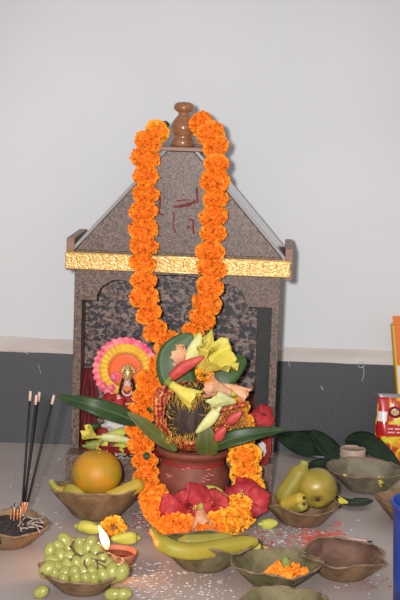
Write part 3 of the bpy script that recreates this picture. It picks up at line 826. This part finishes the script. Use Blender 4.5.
def grains(name, label, regions, m, size, seed, zf, cat):
    rnd = random.Random(seed); b = MB()
    for (u0, v0, u1, v1, k) in regions:
        for i in range(k):
            u = u0+(u1-u0)*(.5+max(-.5, min(.5, rnd.gauss(0,.26)))); v = v0+(v1-v0)*(.5+max(-.5, min(.5, rnd.gauss(0,.26))))
            z = zf; s = size*rnd.uniform(.7,1.25); p = fl(u, v, z+s*.26)
            a = rnd.uniform(0, PI); x = Vector((math.cos(a), math.sin(a), 0)); y = Vector((-math.sin(a), math.cos(a), 0)); h = Vector((0,0,s*.26))
            b.add([p-x*s, p+x*s, p-y*s*.36, p+y*s*.36, p-h, p+h], [(0,2,5),(2,1,5),(1,3,5),(3,0,5),(2,0,4),(1,2,4),(3,1,4),(0,3,4)])
    o = b.build(name, m, None, smooth=False); return tag(o, label, cat, None, 'stuff')
grains('rice_in_tray', 'scattered white rice grains in the red tray', [(84,446,100,456,40),(108,446,135,460,90)], M['rice'], .0032, 5, .0720, 'rice')

# ------------------------------------------------------------------ leaf bowls
def leaf_bowl(label, c, R, H, Rb, m, seed, tilt=(0,0), wob=.05, rimm=None, lining=None, group='pressed leaf bowls on the floor'):
    rnd = random.Random(seed); c = Vector((c[0], c[1], 0))
    root = thing('leaf_bowl', c, label, 'bowl', None)
    n = 72; ph = [rnd.uniform(0, 6.28) for _ in range(6)]
    def shape(r, z, a):
        k = r/R
        w_ = 1+wob*k*k*(.6*math.sin(2*a+ph[0])+.5*math.sin(3*a+ph[1])+.45*math.sin(5*a+ph[2])+.3*math.sin(9*a+ph[3])+.22*math.sin(14*a+ph[4]))+.010*k*math.sin(22*a+ph[0])+.014*k*max(0,math.sin(7*a+ph[3]))**6
        zz = z*(1+wob*1.5*k*k*(.7*math.sin(2*a+ph[4])+.7*math.sin(4*a+ph[5])+.35*math.sin(7*a+ph[1])))+ (z/H)*(tilt[0]*math.cos(a)*R+tilt[1]*math.sin(a)*R)
        return r*w_, zz
    t = .0022
    prof = [(0,.0),(Rb*.6,.0),(Rb,.0005),(Rb*1.12,.004),(Rb+(R-Rb)*.45,H*.42),(Rb+(R-Rb)*.75,H*.72),(R*.97,H*.95),(R,H),(R*.985,H+.001),(R*.955,H*.96),(Rb+(R-Rb)*.72-t,H*.74),(Rb+(R-Rb)*.42-t,H*.45),(Rb*1.08-t,.0065),(Rb*.9,.0035),(Rb*.5,.003),(0,.003)]
    MB().lathe(prof, c, n, wob=shape).build('bowl_wall', m, root)
    pp = []
    for k in range(n+1):
        a = 2*PI*k/n; r, z = shape(R*.99, H, a); pp.append(c+Vector((r*math.cos(a), r*math.sin(a), z)))
    MB().tube(pp, [.0016+.0008*math.sin(k*.9+seed)+.0006*math.sin(k*2.3) for k in range(n+1)], 6, False).build('rim', rimm or M['rimt'], root)
    if lining:
        prof2 = [(R*.965,H*1.0),(Rb+(R-Rb)*.72-t-.0015,H*.745),(Rb+(R-Rb)*.42-t-.0015,H*.46),(Rb*1.06-t,.0085),(Rb*.5,.005),(0,.005)]
        MB().lathe(prof2, c, n, wob=shape).build('leaf_lining', lining, root, solid=.0006)
    return root

OB = fl(97,515); leaf_bowl('tan leaf bowl holding an orange and bananas by the shrine', OB, .080, .050, .040, M['bowl'], 1, tilt=(0,-.13), wob=.04)
GB = fl(83,589); leaf_bowl('tan leaf bowl heaped with green grapes beside the clay lamp', GB, .068, .033, .034, M['bowl'], 2)
CB = fl(203,566); leaf_bowl('olive leaf bowl with a banana lying across it, front centre', CB, .077, .043, .036, M['bowlo'], 13, tilt=(0,-.11), lining=M['freshleaf'], wob=.08)
PB = fl(274,584); leaf_bowl('olive leaf bowl holding loose orange marigold petals', PB, .069, .036, .034, M['bowlo'], 4, wob=.06)
EB = fl(342,575); leaf_bowl('brown empty leaf bowl with a red-stained inside', EB, .069, .036, .035, M['bowl'], 5, rimm=M['rimt'], lining=M['bowlb'], wob=.07)
AB = fl(301,522); leaf_bowl('tan leaf bowl holding an apple and small bananas', AB, .068, .037, .036, M['bowl'], 6, wob=.06)
BB = fl(366,489); leaf_bowl('grey leaf bowl with yellow petals by the big leaves at the wall', BB, .076, .042, .036, M['bowlg'], 7, wob=.04)
RB = fl(413,521); leaf_bowl('brown leaf bowl cut by the right edge behind the blue cup', RB, .070, .042, .036, M['bowl'], 8, wob=.06)
IB = fl(6,543); leaf_bowl('tan leaf bowl of dark ash with incense sticks at the left edge', IB, .070, .036, .038, M['bowl'], 9, wob=.05)
DB = fl(285,627); leaf_bowl('empty olive leaf bowl cut by the bottom edge of the picture', DB, .069, .034, .042, M['bowlo'], 10, wob=.04)

# ------------------------------------------------------------------ fruit
oc = Vector((at(97,473,OB.y).x, OB.y-.002, 0)); oc.z = at(97,473,oc.y).z
orr = .0445
orange = thing('orange', oc-Vector((0,0,orr*.93)), 'mottled orange with green tinge in the leaf bowl left of the shrine', 'fruit')
MB().ball(oc, (orr,orr,orr*.94), 40, 26, fn=lambda d: 1-.05*max(0, d.z-.86)/.14+.006*noise.noise(d*3)).build('peel', M['orange'], orange)
MB().ball(oc+Vector((.004,-.006,orr*.885)), (.0035,.0035,.0012), 10, 6).build('stem_scar', M['bstem'], orange)

def banana(label, pts, r, m, tipm=None, seed=0, stem=.16, name='banana', dark=True):
    pts = [Vector(p) for p in pts]
    rt = thing(name, min(pts, key=lambda p: p.z)-Vector((0,0,r*.6)), label, 'fruit')
    pp = poly_at(pts, None); n = len(pp)-1
    rad = []
    for i in range(n+1):
        t = i/n
        k = 1.0
        if t < stem: k = .36+.10*(t/stem)
        elif t < stem+.18: x = (t-stem)/.18; k = .46+.54*(x*x*(3-2*x))
        elif t > .78: x = (t-.78)/.22; k = 1-.72*x*x
        rad.append(r*k)
    ns = int(n*stem*.9)
    def ridge(lo, hi, nm, mm):
        b = MB(); rows = []; up = None
        for i in range(lo, hi+1, 2):
            p = pp[i]; t = (pp[min(i+1, n)]-pp[max(i-1, 0)]).normalized()
            if up is None: up = Vector((0,-1,.3))
            up = (up-t*up.dot(t)).normalized(); sd = t.cross(up)
            rows.append([p+(up*math.cos(2*PI*k/20)+sd*math.sin(2*PI*k/20))*rad[i]*(1+.05*math.cos(5*2*PI*k/20)) for k in range(20)])
        base = len(b.v); b.grid(rows, True)
        b.f.append(tuple(range(20))[::-1]); b.f.append(tuple(len(b.v)-20+k for k in range(20)))
        return b.build(nm, mm, rt)
    ridge(ns, n, 'peel', m); ridge(0, ns+2, 'stem', M['bstem'])
    if dark: MB().ball(pp[-1], (rad[-1]*1.05,)*3, 10, 8).build('tip', M['dark'], rt)
    return rt
yb = OB.y
oy = OB.y
banana('banana curving over the left rim of the bowl with the orange, stem up left', [at(50,480,oy-.012), at(56,488,oy-.014), at(67,494,oy-.014), OB+Vector((-.043,-.026,.050)), OB+Vector((-.016,-.040,.040))], .0130, M['bang2'], stem=.26)
banana('banana lying right of the orange across its bowl', [at(100,500,oy-.040), at(112,497,oy-.036), at(126,491,oy-.030), at(136,486,oy-.022), at(143,482,oy-.018)], .0130, M['ban'], stem=.05, dark=False)
banana('greenish banana lying in the front centre leaf bowl, stem raised at left', [fl(152,530,.066), fl(157,537,.062), fl(168,547,.055), fl(190,552,.048), fl(215,549,.046), fl(242,544,.048), fl(258,541,.052)], .0132, M['bang2'], stem=.12)
banana('dull green banana behind the other one in the front centre bowl', [fl(178,541,.046), fl(192,541,.046), fl(212,540,.046), fl(234,538,.046)], .0105, M['bang'], stem=.05)

ac = Vector((at(316,488,AB.y).x, AB.y-.006, 0)); ac.z = at(316,488,ac.y).z
ar = .0365
apple = thing('apple', ac-Vector((0,0,ar*.95)), 'dull yellow green apple with its dark blossom end facing forward', 'fruit')
qa = frame_to(Vector((.05,-.86,-.5)))      # blossom end toward the viewer, low
ap = []
for i in range(25):
    th = PI*i/24; rr = math.sin(th)*(1+.08*math.cos(th)**2); z = math.cos(th)*.92
    dip = .20*math.exp(-(th/.24)**2) ; dip2 = .32*math.exp(-((PI-th)/.25)**2)
    ap.append((rr*ar, (z-dip+dip2)*ar))
b = MB(); rows = []
for r_, z_ in ap:
    rows.append([ac+qa @ Vector((r_*math.cos(2*PI*k/36)*(1+.02*math.cos(2*PI*k/36*5)), r_*math.sin(2*PI*k/36)*(1+.02*math.cos(2*PI*k/36*5)), z_)) for k in range(36)])
b.grid(rows, True, True).build('skin', M['apple'], apple)
b = MB()
for k in range(5):
    a = 2*PI*k/5; o = ac+qa @ Vector((0,0,.735*ar))
    b.tube([o, o+qa @ Vector((.0035*math.cos(a), .0035*math.sin(a), .002)), o+qa @ Vector((.0062*math.cos(a), .0062*math.sin(a), .0015))], [.0022,.0018,.0005], 6)
b.build('blossom_end', M['dark'], apple)
MB().tube([ac-qa @ Vector((0,0,.6*ar)), ac-qa @ Vector((.002,0,1.05*ar))], .0012, 6).build('stem', M['stem'], apple)
def AP(u, v, dy): return at(u, v, AB.y+dy)
banana('small banana standing at the left of the apple bowl with pale tip up', [AP(305,461,.0), AP(302,469,-.002), AP(294,482,-.004), AP(286,494,-.006), AP(283,503,-.004)], .0175, M['bang'], stem=.14, dark=False)
banana('small banana with a dark end pointing forward below the apple', [AP(280,505,-.012), AP(289,503,-.022), AP(298,500,-.034), AP(304,498,-.044)], .0120, M['ban'], stem=.02)
banana('shortest banana pushed under the apple, dark spotted', [AP(290,507,-.018), AP(296,507,-.030), AP(301,506,-.042), AP(304,504,-.05)], .0105, M['bang'], stem=.02)

# grapes
grp = thing('grape_bunch', GB+Vector((0,0,.012)), 'bunch of pale green grapes heaped in the leaf bowl beside the burning lamp', 'fruit')
rnd = random.Random(4); placed = []
gme = mesh_of(MB().ball((0,0,0), (.0100,.0100,.0142), 16, 12), 'grape', M['grape'])
gx = at(80,560,GB.y).x
gpx = [(50,543),(60,538),(69,540),(53,555),(62,552),(71,551),(80,546),(88,541),(96,546),(58,564),(68,562),(77,560),(86,556),(94,558),(103,553),(48,566),(54,573),(64,573),(74,571),(84,569),(93,570),(101,566),(108,563),(112,571),(104,574),(94,579),(76,578),(63,580),(120,571),(86,580),(79,536),(66,532),(90,534)]
for (u, v) in gpx:
    v = 542+(v-532)*.80; t = (v-540)/42
    y = GB.y+.022-.062*t+rnd.uniform(-.004,.004)
    p = at(u, v, y)
    p.z = max(p.z, .018)
    o = bpy.data.objects.new('grape', gme); col.objects.link(o); o.parent = grp
    s = rnd.uniform(.90, 1.25)
    o.matrix_basis = Matrix.LocRotScale(p-grp.location, Matrix.Rotation(rnd.gauss(0,.5), 3, 'X').to_quaternion() @ Matrix.Rotation(rnd.gauss(0,.7), 3, 'Y').to_quaternion(), (s,)*3)
# inner grapes that carry the visible ones
for i in range(16):
    a = rnd.uniform(0, 6.28); r = .032*math.sqrt(rnd.random())
    o = bpy.data.objects.new('grape', gme); col.objects.link(o); o.parent = grp
    o.matrix_basis = Matrix.LocRotScale(Vector((gx+r*math.cos(a), GB.y+r*math.sin(a), .022+.016*(1-r/.032)))-grp.location, Matrix.Rotation(rnd.uniform(0,3), 3, 'X').to_quaternion(), (1,1,1))
b = MB()
def gp(u, v): 
    v = 541+(v-532)*.80; t = (v-540)/42; return at(u, v, GB.y+.008-.062*t)
for path in ([(70,538),(76,548),(86,552),(97,556),(106,558)], [(86,552),(84,560),(88,568)], [(97,556),(98,565),(94,570)], [(76,548),(70,556)], [(92,554),(97,548),(104,546)], [(86,552),(90,545)], [(73,543),(72,536),(74,532)], [(98,560),(106,565)]):
    b.tube([gp(*q) for q in path], .0015, 6)
b.build('stem', M['stem'], grp)
def loose_grape(u, v, label, s=1, rot=(1.2,.3,0)):
    o = bpy.data.objects.new('grape', gme); col.objects.link(o); o.location = fl(u, v, .0098*s); o.scale = (s,)*3; o.rotation_euler = rot
    return tag(o, label, 'fruit')
loose_grape(41, 592, 'single loose grape on the floor left of the grape bowl', .95, (.5,.9,.3))
loose_grape(113, 594, 'loose grape on the floor right of the grape bowl, nearest the bowl', 1.0, (1.3,.4,1.2))
loose_grape(123, 594, 'pale loose grape farther right of the grape bowl on the floor', 1.0, (1.4,.2,1.5))

# ------------------------------------------------------------------ clay lamp with flame
DL = fl(116, 567)
lamp = thing('clay_oil_lamp', DL, 'small burning clay oil lamp behind the grape bowl', 'lamp')
def dw(r, z, a):
    k = max(0, math.cos(a-2.6))**8
    return r*(1+.10*k*(z/.026)), z+.002*k*(z/.026)
MB().lathe([(0,0),(.018,0),(.022,.002),(.030,.012),(.0335,.022),(.0340,.0255),(.0325,.0268),(.0305,.025),(.0285,.018),(.0255,.0135),(0,.0125)], DL, 40, wob=dw).build('lamp_dish', M['terrad'], lamp)
MB().lathe([(0,.0195),(.0287,.0195),(.0285,.0175),(0,.0170)], DL, 32).build('oil', M['oil'], lamp)
wk = Vector((at(107,552,DL.y-.004).x, DL.y-.004, .020))
MB().tube([wk+Vector((.006,.004,-.001)), wk+Vector((.003,.002,.002)), wk+Vector((.001,0,.009))], [.0024,.0026,.0018], 8).build('wick', M['wick'], lamp)
fm = bpy.data.materials.new('flame'); fm.use_nodes = True; nt = fm.node_tree; nt.nodes.clear()
em = nt.nodes.new('ShaderNodeEmission'); out = nt.nodes.new('ShaderNodeOutputMaterial'); tc = nt.nodes.new('ShaderNodeTexCoord'); sx = nt.nodes.new('ShaderNodeSeparateXYZ')
rp = nt.nodes.new('ShaderNodeValToRGB'); rp.color_ramp.elements[0].color = (1,.32,.06,1); rp.color_ramp.elements[1].color = (1,.80,.50,1); rp.color_ramp.elements[1].position = .45
nt.links.new(tc.outputs['Generated'], sx.inputs[0]); nt.links.new(sx.outputs['Z'], rp.inputs['Fac']); nt.links.new(rp.outputs['Color'], em.inputs['Color']); em.inputs['Strength'].default_value = 3
nt.links.new(em.outputs[0], out.inputs[0])
fb = wk+Vector((.0005,0,.009)); ft = at(98.5, 525, DL.y-.004)
d = ft-fb
pp = [fb+d*t+Vector((.0015*math.sin(t*PI),0,0)) for t in [i/12 for i in range(13)]]
MB().tube(pp, [max(.0002, .0072*(math.sin(PI*min(1, t**.75)))**.85*(1-.15*t)) for t in [i/12 for i in range(13)]], 14).build('flame', fm, lamp)
ld = bpy.data.lights.new('flame_light', 'POINT'); ld.energy = .62; ld.color = (1,.45,.16); ld.shadow_soft_size = .012
lo = bpy.data.objects.new('flame_light', ld); col.objects.link(lo); lo.parent = lamp; lo.location = fb+d*.6-lamp.location+Vector((.0,-.012,0.004))

# flowers on the floor round the lamp
trumpet('floor_flower', 'long yellow flower lying behind the burning lamp, pointing left', fl(74,526,.010), fl(104,531,.012), .0105, M['yelg'], seed=51, bud=True, calm=M['yelg'])
trumpet('floor_flower', 'yellow bud lying right behind the lamp, pointing right', fl(141,538,.009), fl(111,539,.011), .0105, M['yelg'], seed=52, bud=True, calm=M['yelg'])
loose_marigold(0,0,0, big_me[0], 'loose orange marigold on the floor behind the burning lamp', .95, (.3,.2,0), p=fl(114,527,.018))
trumpet('floor_flower', 'yellow green bud on the floor beside the right end of the garland', fl(258,524,.008), fl(278,523,.009), .0095, M['yelg'], seed=53, bud=True, calm=M['yelg'])
trumpet('floor_flower', 'pale bud lying behind the bowl of marigold petals', fl(262,546,.008), fl(297,554,.009), .0078, M['peach'], seed=54, bud=True, calm=M['yelg'], calyx=.6)
trumpet('floor_flower', 'green calyx bud at the right rim of the front centre bowl', fl(262,547,.030), fl(247,545,.036), .0065, M['yelg'], seed=55, bud=True, calm=M['redbud'], calyx=.2)
trumpet('floor_flower', 'yellow flower tip lying on the floor right of the apple bowl', fl(348,503,.010), fl(338,501,.012), .0095, M['yel'], .3, 5, seed=56, calm=M['yel'])

# petals in the bowl
b = MB(); rnd = random.Random(12); pc_ = Vector((at(287,572,PB.y).x, PB.y-.004, .014))
for i in range(150):
    a = rnd.uniform(0, 6.28); r = math.sqrt(rnd.random()); p = pc_+Vector((.030*r*math.cos(a), .019*r*math.sin(a), .016*(1-r*r)+rnd.uniform(0,.004)))
    d = Vector((rnd.gauss(0,1), rnd.gauss(0,1), abs(rnd.gauss(0,.6)))).normalized(); x = d.orthogonal().normalized(); up = x.cross(d)
    b.grid([[p-x*.0015, p+x*.0015], [p+d*.005-x*.0036+up*.001, p+d*.005+x*.0036+up*.001], [p+d*.009-x*.003, p+d*.009+x*.003]])
b.ball(pc_+Vector((0,0,.002)), (.027,.018,.013), 16, 8)
tag(b.build('marigold_petals', M['mari'], None, solid=.0004), 'heap of loose orange marigold petals in the olive leaf bowl', 'petals', None, 'stuff')
trumpet('flower_bud', 'small green bud standing on the loose marigold petals', pc_+Vector((-.001,-.003,.012)), pc_+Vector((-.004,-.002,.034)), .0070, M['green'], seed=61, bud=True, calm=M['leaf'], cat='bud')
# petals in the grey bowl
trumpet('bowl_flower', 'yellow flower standing in the right of the grey leaf bowl', fl(381,487,.022), fl(379,478,.040), .0085, M['yel'], .3, 4, seed=62, calm=M['yel'])
trumpet('bowl_flower', 'tiny yellow bud in the left of the grey leaf bowl', fl(345,478,.022), fl(344,474,.030), .0042, M['yel'], seed=63, bud=True, calm=M['yel'])
MB_ = MB().tube([fl(380,484,.028), fl(392,487,.036), fl(402,490,.040)], .0014, 8); tag(MB_.build('flower_stalk', M['green'], None), 'thin green stalk leaning over the right rim of the grey bowl', 'stalk')

# ------------------------------------------------------------------ incense
b = MB(); rows = []
for i in range(9):
    t = i/8; row = []
    for k in range(40):
        a = 2*PI*k/40; r = .0615*t
        p = Vector((IB.x+r*math.cos(a), IB.y+r*math.sin(a), 0)); p.z = .031+.006*(1-t)+.004*noise.noise(p*60) if t < 1 else .028
        row.append(p)
    rows.append(row)
rows.append([Vector((IB.x+.052*math.cos(2*PI*k/40), IB.y+.052*math.sin(2*PI*k/40), .016)) for k in range(40)])
tag(b.grid(rows, True).build('ash_bed', M['ash'], None), 'dark ash filling the leaf bowl of incense at left', 'ash', None, 'stuff')
def incense(p0, p1, label, r=.0021):
    rt = thing('incense_stick', p0, label, 'incense stick')
    p0 = Vector(p0); p1 = Vector(p1)
    MB().tube([p0, p0.lerp(p1, .10)], .0012, 8).build('bare_stick', M['obam'], rt)
    MB().tube([p0.lerp(p1, .09), p0.lerp(p1, .5), p0.lerp(p1, .925)], r, 8).build('paste_coating', M['stick'], rt)
    MB().tube([p0.lerp(p1, .92), p1], r*1.12, 8).build('pale_tip', M['bamboo'], rt)
iy = fl(20, 520, .036).y
incense(at(22,513,iy), at(30.5,391,iy+.03), 'leftmost tall black incense stick with a pale tip')
incense(at(24,512,iy), at(36.5,395,iy-.01), 'black incense stick with the lowest pale tip of the middle pair')
incense(at(23,513,iy+.01), at(39.5,392,iy+.04), 'black incense stick whose pale tip rises just right of the middle pair')
incense(at(25,513,iy+.005), at(54,395,iy+.05), 'black incense stick leaning farthest right towards the mango leaf')
for k, (u, v, h, lab) in enumerate([(10.5,521,15,'leftmost orange burnt incense stub upright in the ash'),(13.5,523,20,'orange burnt stub with curled black tip, second from left in the ash'),(17,522,16,'pale topped orange stub in front of the tall incense sticks'),(20,524,22,'tallest orange burnt stub standing in the ash bowl')]):
    rt = thing('burnt_incense_stub', fl(u, v, .034), lab, 'incense stub')
    p0 = fl(u, v, .033); y = p0.y
    MB().tube([p0, at(u+1, v-h*.8, y)], .0012, 8).build('bare_stick', M['obam'], rt)
    MB().tube([at(u+1, v-h*.8, y), at(u+.5, v-h*.95, y), at(u+2, v-h, y)], [.0011,.0009,.0006], 6).build('charred_tip', M['wick'], rt)
rnd = random.Random(33)
st = MB().tube([Vector((-.0085,0,0)), Vector((0,0,.0006)), Vector((.0085,0,0))], [.0011,.0013,.0010], 7)
sme = mesh_of(st, 'fallen_ash_stick', M['ashp'])
for i in range(24):
    u = rnd.uniform(19, 42); v = rnd.uniform(514, 530)
    p = fl(u, v, .039+rnd.uniform(0,.004))
    o = bpy.data.objects.new('fallen_ash_stick', sme); col.objects.link(o); o.location = p
    o.rotation_euler = (0, rnd.gauss(0,.25), rnd.uniform(0, 3.14)); s = rnd.uniform(.6, 1.3); o.scale = (s,1,1)
    tag(o, 'short pale burnt incense piece fallen on the ash in the left bowl', 'incense stub', 'pale burnt incense pieces on the ash')
b = thing('matchstick', fl(345,538,.0012), 'pale matchstick with a black burnt head on the floor by the empty bowl', 'matchstick')
MB().tube([fl(345,538,.0014), fl(367,541,.0014)], .0013, 8).build('stick', M['bamboo'], b)
MB().ball(fl(370,541.5,.0017), (.0050,.0017,.0016), 10, 6).build('burnt_head', M['wick'], b)

# ------------------------------------------------------------------ right side: leaves, little jar, packet, box, cup
ZL = .006
leaf_thing('mango_leaf', 'broad dark leaf lying at the wall nearest the shrine', 'leaf', [at(340,452,-.12), at(318,446,-.105), at(297,442,-.085), at(277,436,-.072)], .032, (0,-.75,.65), M['leafd'], .1)
leaf_thing('mango_leaf', 'dark leaf rising behind the little peach jar towards the wall', 'leaf', [at(345,462,-.16), at(330,452,-.13), at(320,440,-.10), at(311,430,-.08)], .022, (.2,-.8,.5), M['leafd'], .25)
leaf_thing('mango_leaf', 'dark leaf lying on the floor between the apple and the grey bowl', 'leaf', [fl(352,470,.010), fl(332,466,.012), fl(318,465,.010), fl(303,472,.006)], .020, (0,-.3,1), M['leafd'], .15)
leaf_thing('mango_leaf', 'long dark leaf arching from behind the jar to the foot of the red packet', 'leaf', [at(345,440,-.09), at(362,441,-.12), at(380,452,-.16), at(402,470,-.19)], .024, (-.1,-.7,.7), M['leafd'], .2)
leaf_thing('mango_leaf', 'short dark leaf on the floor between the apple bowl and grey bowl', 'leaf', [fl(372,500,.012), fl(358,503,.010), fl(346,502,.008), fl(336,496,.006)], .017, (0,-.2,1), M['leafd'], .15)
jp = fl(352,466)
jar = thing('small_jar', jp, 'little round peach coloured jar behind the grey leaf bowl', 'jar')
MB().lathe([(0,0),(.0245,0),(.0255,.002),(.0255,.020),(.0240,.022),(0,.022)], jp, 36).build('jar_body', M['jar'], jar)
cp = [(0,.0221),(.0265,.0221),(.0272,.0235)]
for k in range(4): cp += [(.0272,.025+.003*k),(.0264,.0264+.003*k)]
cp += [(.0265,.037),(.0245,.0385),(.0240,.0375),(0,.0375)]
MB().lathe(cp, jp, 36).build('ribbed_lid', M['jar'], jar)

# foil packet leaning against the box
PY = -.135
pk = thing('foil_packet', Vector((at(394,460,PY).x, PY, 0)), 'red and orange printed foil packet standing at the right edge', 'packet')
PW, PH = .080, .146
px0 = at(376.5,430,PY).x
def pkp(s, t, side):     # s,t in 0..1
    bul = .013*(math.sin(PI*s)**.5)*(math.sin(PI*t)**.5)
    x = px0+PW*s+.0016*math.sin(t*9)*(1 if s < .5 else -1); z = .001+PH*t
    return Vector((x+.004*(1-t)*0, PY+.020*t-side*bul-side*.0006+.002*math.sin(s*11+t*5)*math.sin(PI*t), z))
def patch(s0, s1, t0, t1, off, nm, m, parent, n1=16, n2=16):
    rows = []
    for i in range(n2+1):
        rows.append([pkp(s0+(s1-s0)*k/n1, t0+(t1-t0)*i/n2, 1)+Vector((0,-off,0)) for k in range(n1+1)])
    return MB().grid(rows).build(nm, m, parent, solid=.0003)
b = MB()
for side in (1, -1):
    b.grid([[pkp(k/20, .0+1.0*i/24, side) for k in range(21)] for i in range(25)])
pbod = b.build('packet_body', M['pkt'], pk)
patch(0,1,.955,1.0,.0006,'crimped_top',M['pktsil'],pk)
patch(.02,.30,.50,.95,.0007,'red_panel',M['pktred'],pk)
patch(.02,.26,.62,.76,.0011,'white_panel',M['pktwhite'],pk)
patch(.02,.98,.42,.585,.0012,'red_band',M['pktred'],pk)
patch(.02,.12,.06,.42,.0012,'red_edge',M['pktred'],pk)
def dec(s, t, rs, rt_, off, nm, m):
    rows = []
    for i in range(4):
        rows.append([pkp(s+rs*(i/3+.001)*math.cos(2*PI*k/24), t+rt_*(i/3+.001)*math.sin(2*PI*k/24), 1)+Vector((0,-off,0)) for k in range(24)])
    return MB().grid(rows, True).build(nm, m, pk, solid=.0003)
dec(.46,.76,.20,.085,.0014,'emblem_ring',M['pktred']); dec(.46,.76,.165,.068,.0020,'emblem_disc',M['pktdark'])
for i in range(3): patch(.36+.07*i,.41+.07*i,.735,.785,.0026,'emblem_mark',M['boxye'],pk,3,3)
b = MB(); rnd = random.Random(3)
for tt, segs in ((.525, [(.31,.44),(.49,.62),(.67,.78),(.82,.93)]), (.475, [(.31,.47),(.50,.66),(.69,.92)])):
    for (s0, s1) in segs:
        s = s0
        while s < s1:      # small print too small to read in the photo: one dash per letter
            b.grid([[pkp(s, tt-.008, 1)+Vector((0,-.0020,0)), pkp(s+.026, tt-.008, 1)+Vector((0,-.0020,0))], [pkp(s, tt+.010, 1)+Vector((0,-.0020,0)), pkp(s+.026, tt+.010, 1)+Vector((0,-.0020,0))]])
            s += .036
b.build('small_print', M['pktwhite'], pk, smooth=False, solid=.0002)

BY = -.10
bl = at(398, 400, BY); bt = at(392.5, 326, BY)
cb0 = Vector((bl.x+.004, BY, 0)); ztop = bt.z
bxr = thing('card_box', cb0, 'tall yellow and orange card box standing at the right edge behind the foil packet', 'box')
lean = (bt.x-bl.x)/(bt.z-bl.z)
def B(x, y, z): return Vector((bl.x+(z-bl.z)*lean+x, BY+y, z))
def bbox(a, b_, nm, m): return MB().box(a, b_, lambda p: B(p.x, p.y, p.z)).build(nm, m, bxr, smooth=False, bevel=.0008)
bbox((0,0,0), (.09,.038,ztop), 'carton', M['boxye'])
z1_ = at(396,365,BY).z
bbox((.0035,-.0006,z1_), (.0885,.0,ztop-.001), 'orange_face', M['boxor'])
bbox((.0035,-.0006,.01), (.0885,.0,z1_-.002), 'white_face', M['boxwh'])
bbox((.003,.012,ztop), (.087,.014,at(396,317,BY).z), 'tuck_flap', M['boxor'])

CP = fl(432,612)
CP = Vector((at(433,560,CP.y).x, CP.y, 0))
cup = thing('plastic_cup', CP, 'blue plastic cup cut by the right edge of the picture', 'cup')
ctop = at(433,502,CP.y).z
MB().lathe([(0,0),(.052,0),(.054,.002),(.057,ctop*.3),(.0615,ctop*.8),(.0625,ctop*.93),(.0650,ctop*.95),(.0655,ctop*.99),(.0640,ctop),(.0625,ctop*.99),(.0600,ctop*.8),(.0550,.008),(0,.006)], CP, 56).build('cup_wall', M['blue'], cup)
MB().tube([CP+Vector((.0652*math.cos(2*PI*k/56), .0652*math.sin(2*PI*k/56), ctop*.985)) for k in range(57)], .0018, 8, False).build('rim', M['blue'], cup)

# ------------------------------------------------------------------ things strewn on the floor
grains('rice_grains', 'white rice grains scattered over the floor in front of the shrine',
       [(120,562,180,604,130),(80,560,260,612,110),(240,515,345,545,60),(128,498,170,535,45),(255,520,300,560,50),(30,500,70,545,10),(300,575,400,604,14),(180,575,240,604,40),(330,520,380,545,8),(10,440,65,500,14)], M['rice'], .0033, 21, 0, 'rice')
def crumbs(name, label, regions, m, seed, size):
    rnd = random.Random(seed); b = MB()
    for (u0, v0, u1, v1, k) in regions:
        for i in range(k):
            p = fl(u0+(u1-u0)*(.5+max(-.5, min(.5, rnd.gauss(0,.25)))), v0+(v1-v0)*(.5+max(-.5, min(.5, rnd.gauss(0,.25)))), 0)
            s = size*rnd.uniform(.4,1.5); b.ball(p+Vector((0,0,s*.12)), (s*rnd.uniform(.7,1.5), s*rnd.uniform(.6,1.2), s*.28), 6, 4)
    return tag(b.build(name, m, None), label, 'powder', None, 'stuff')
crumbs('vermilion_powder', 'bright red powder crumbs scattered between the apple bowl and the empty bowl', [(286,528,345,548,110),(300,532,330,542,60),(325,520,345,528,8)], M['powder'], 4, .0030)
crumbs('vermilion_powder', 'dull red powder scattered around the garland and the front centre bowl', [(126,505,152,540,45),(250,528,292,556,60),(255,540,275,550,25)], M['pinkpow'], 6, .0030)
crumbs('vermilion_powder', 'faint red dust on the floor between the empty bowl and the blue cup', [(320,570,390,596,60)], M['pinkpow'], 8, .0022)
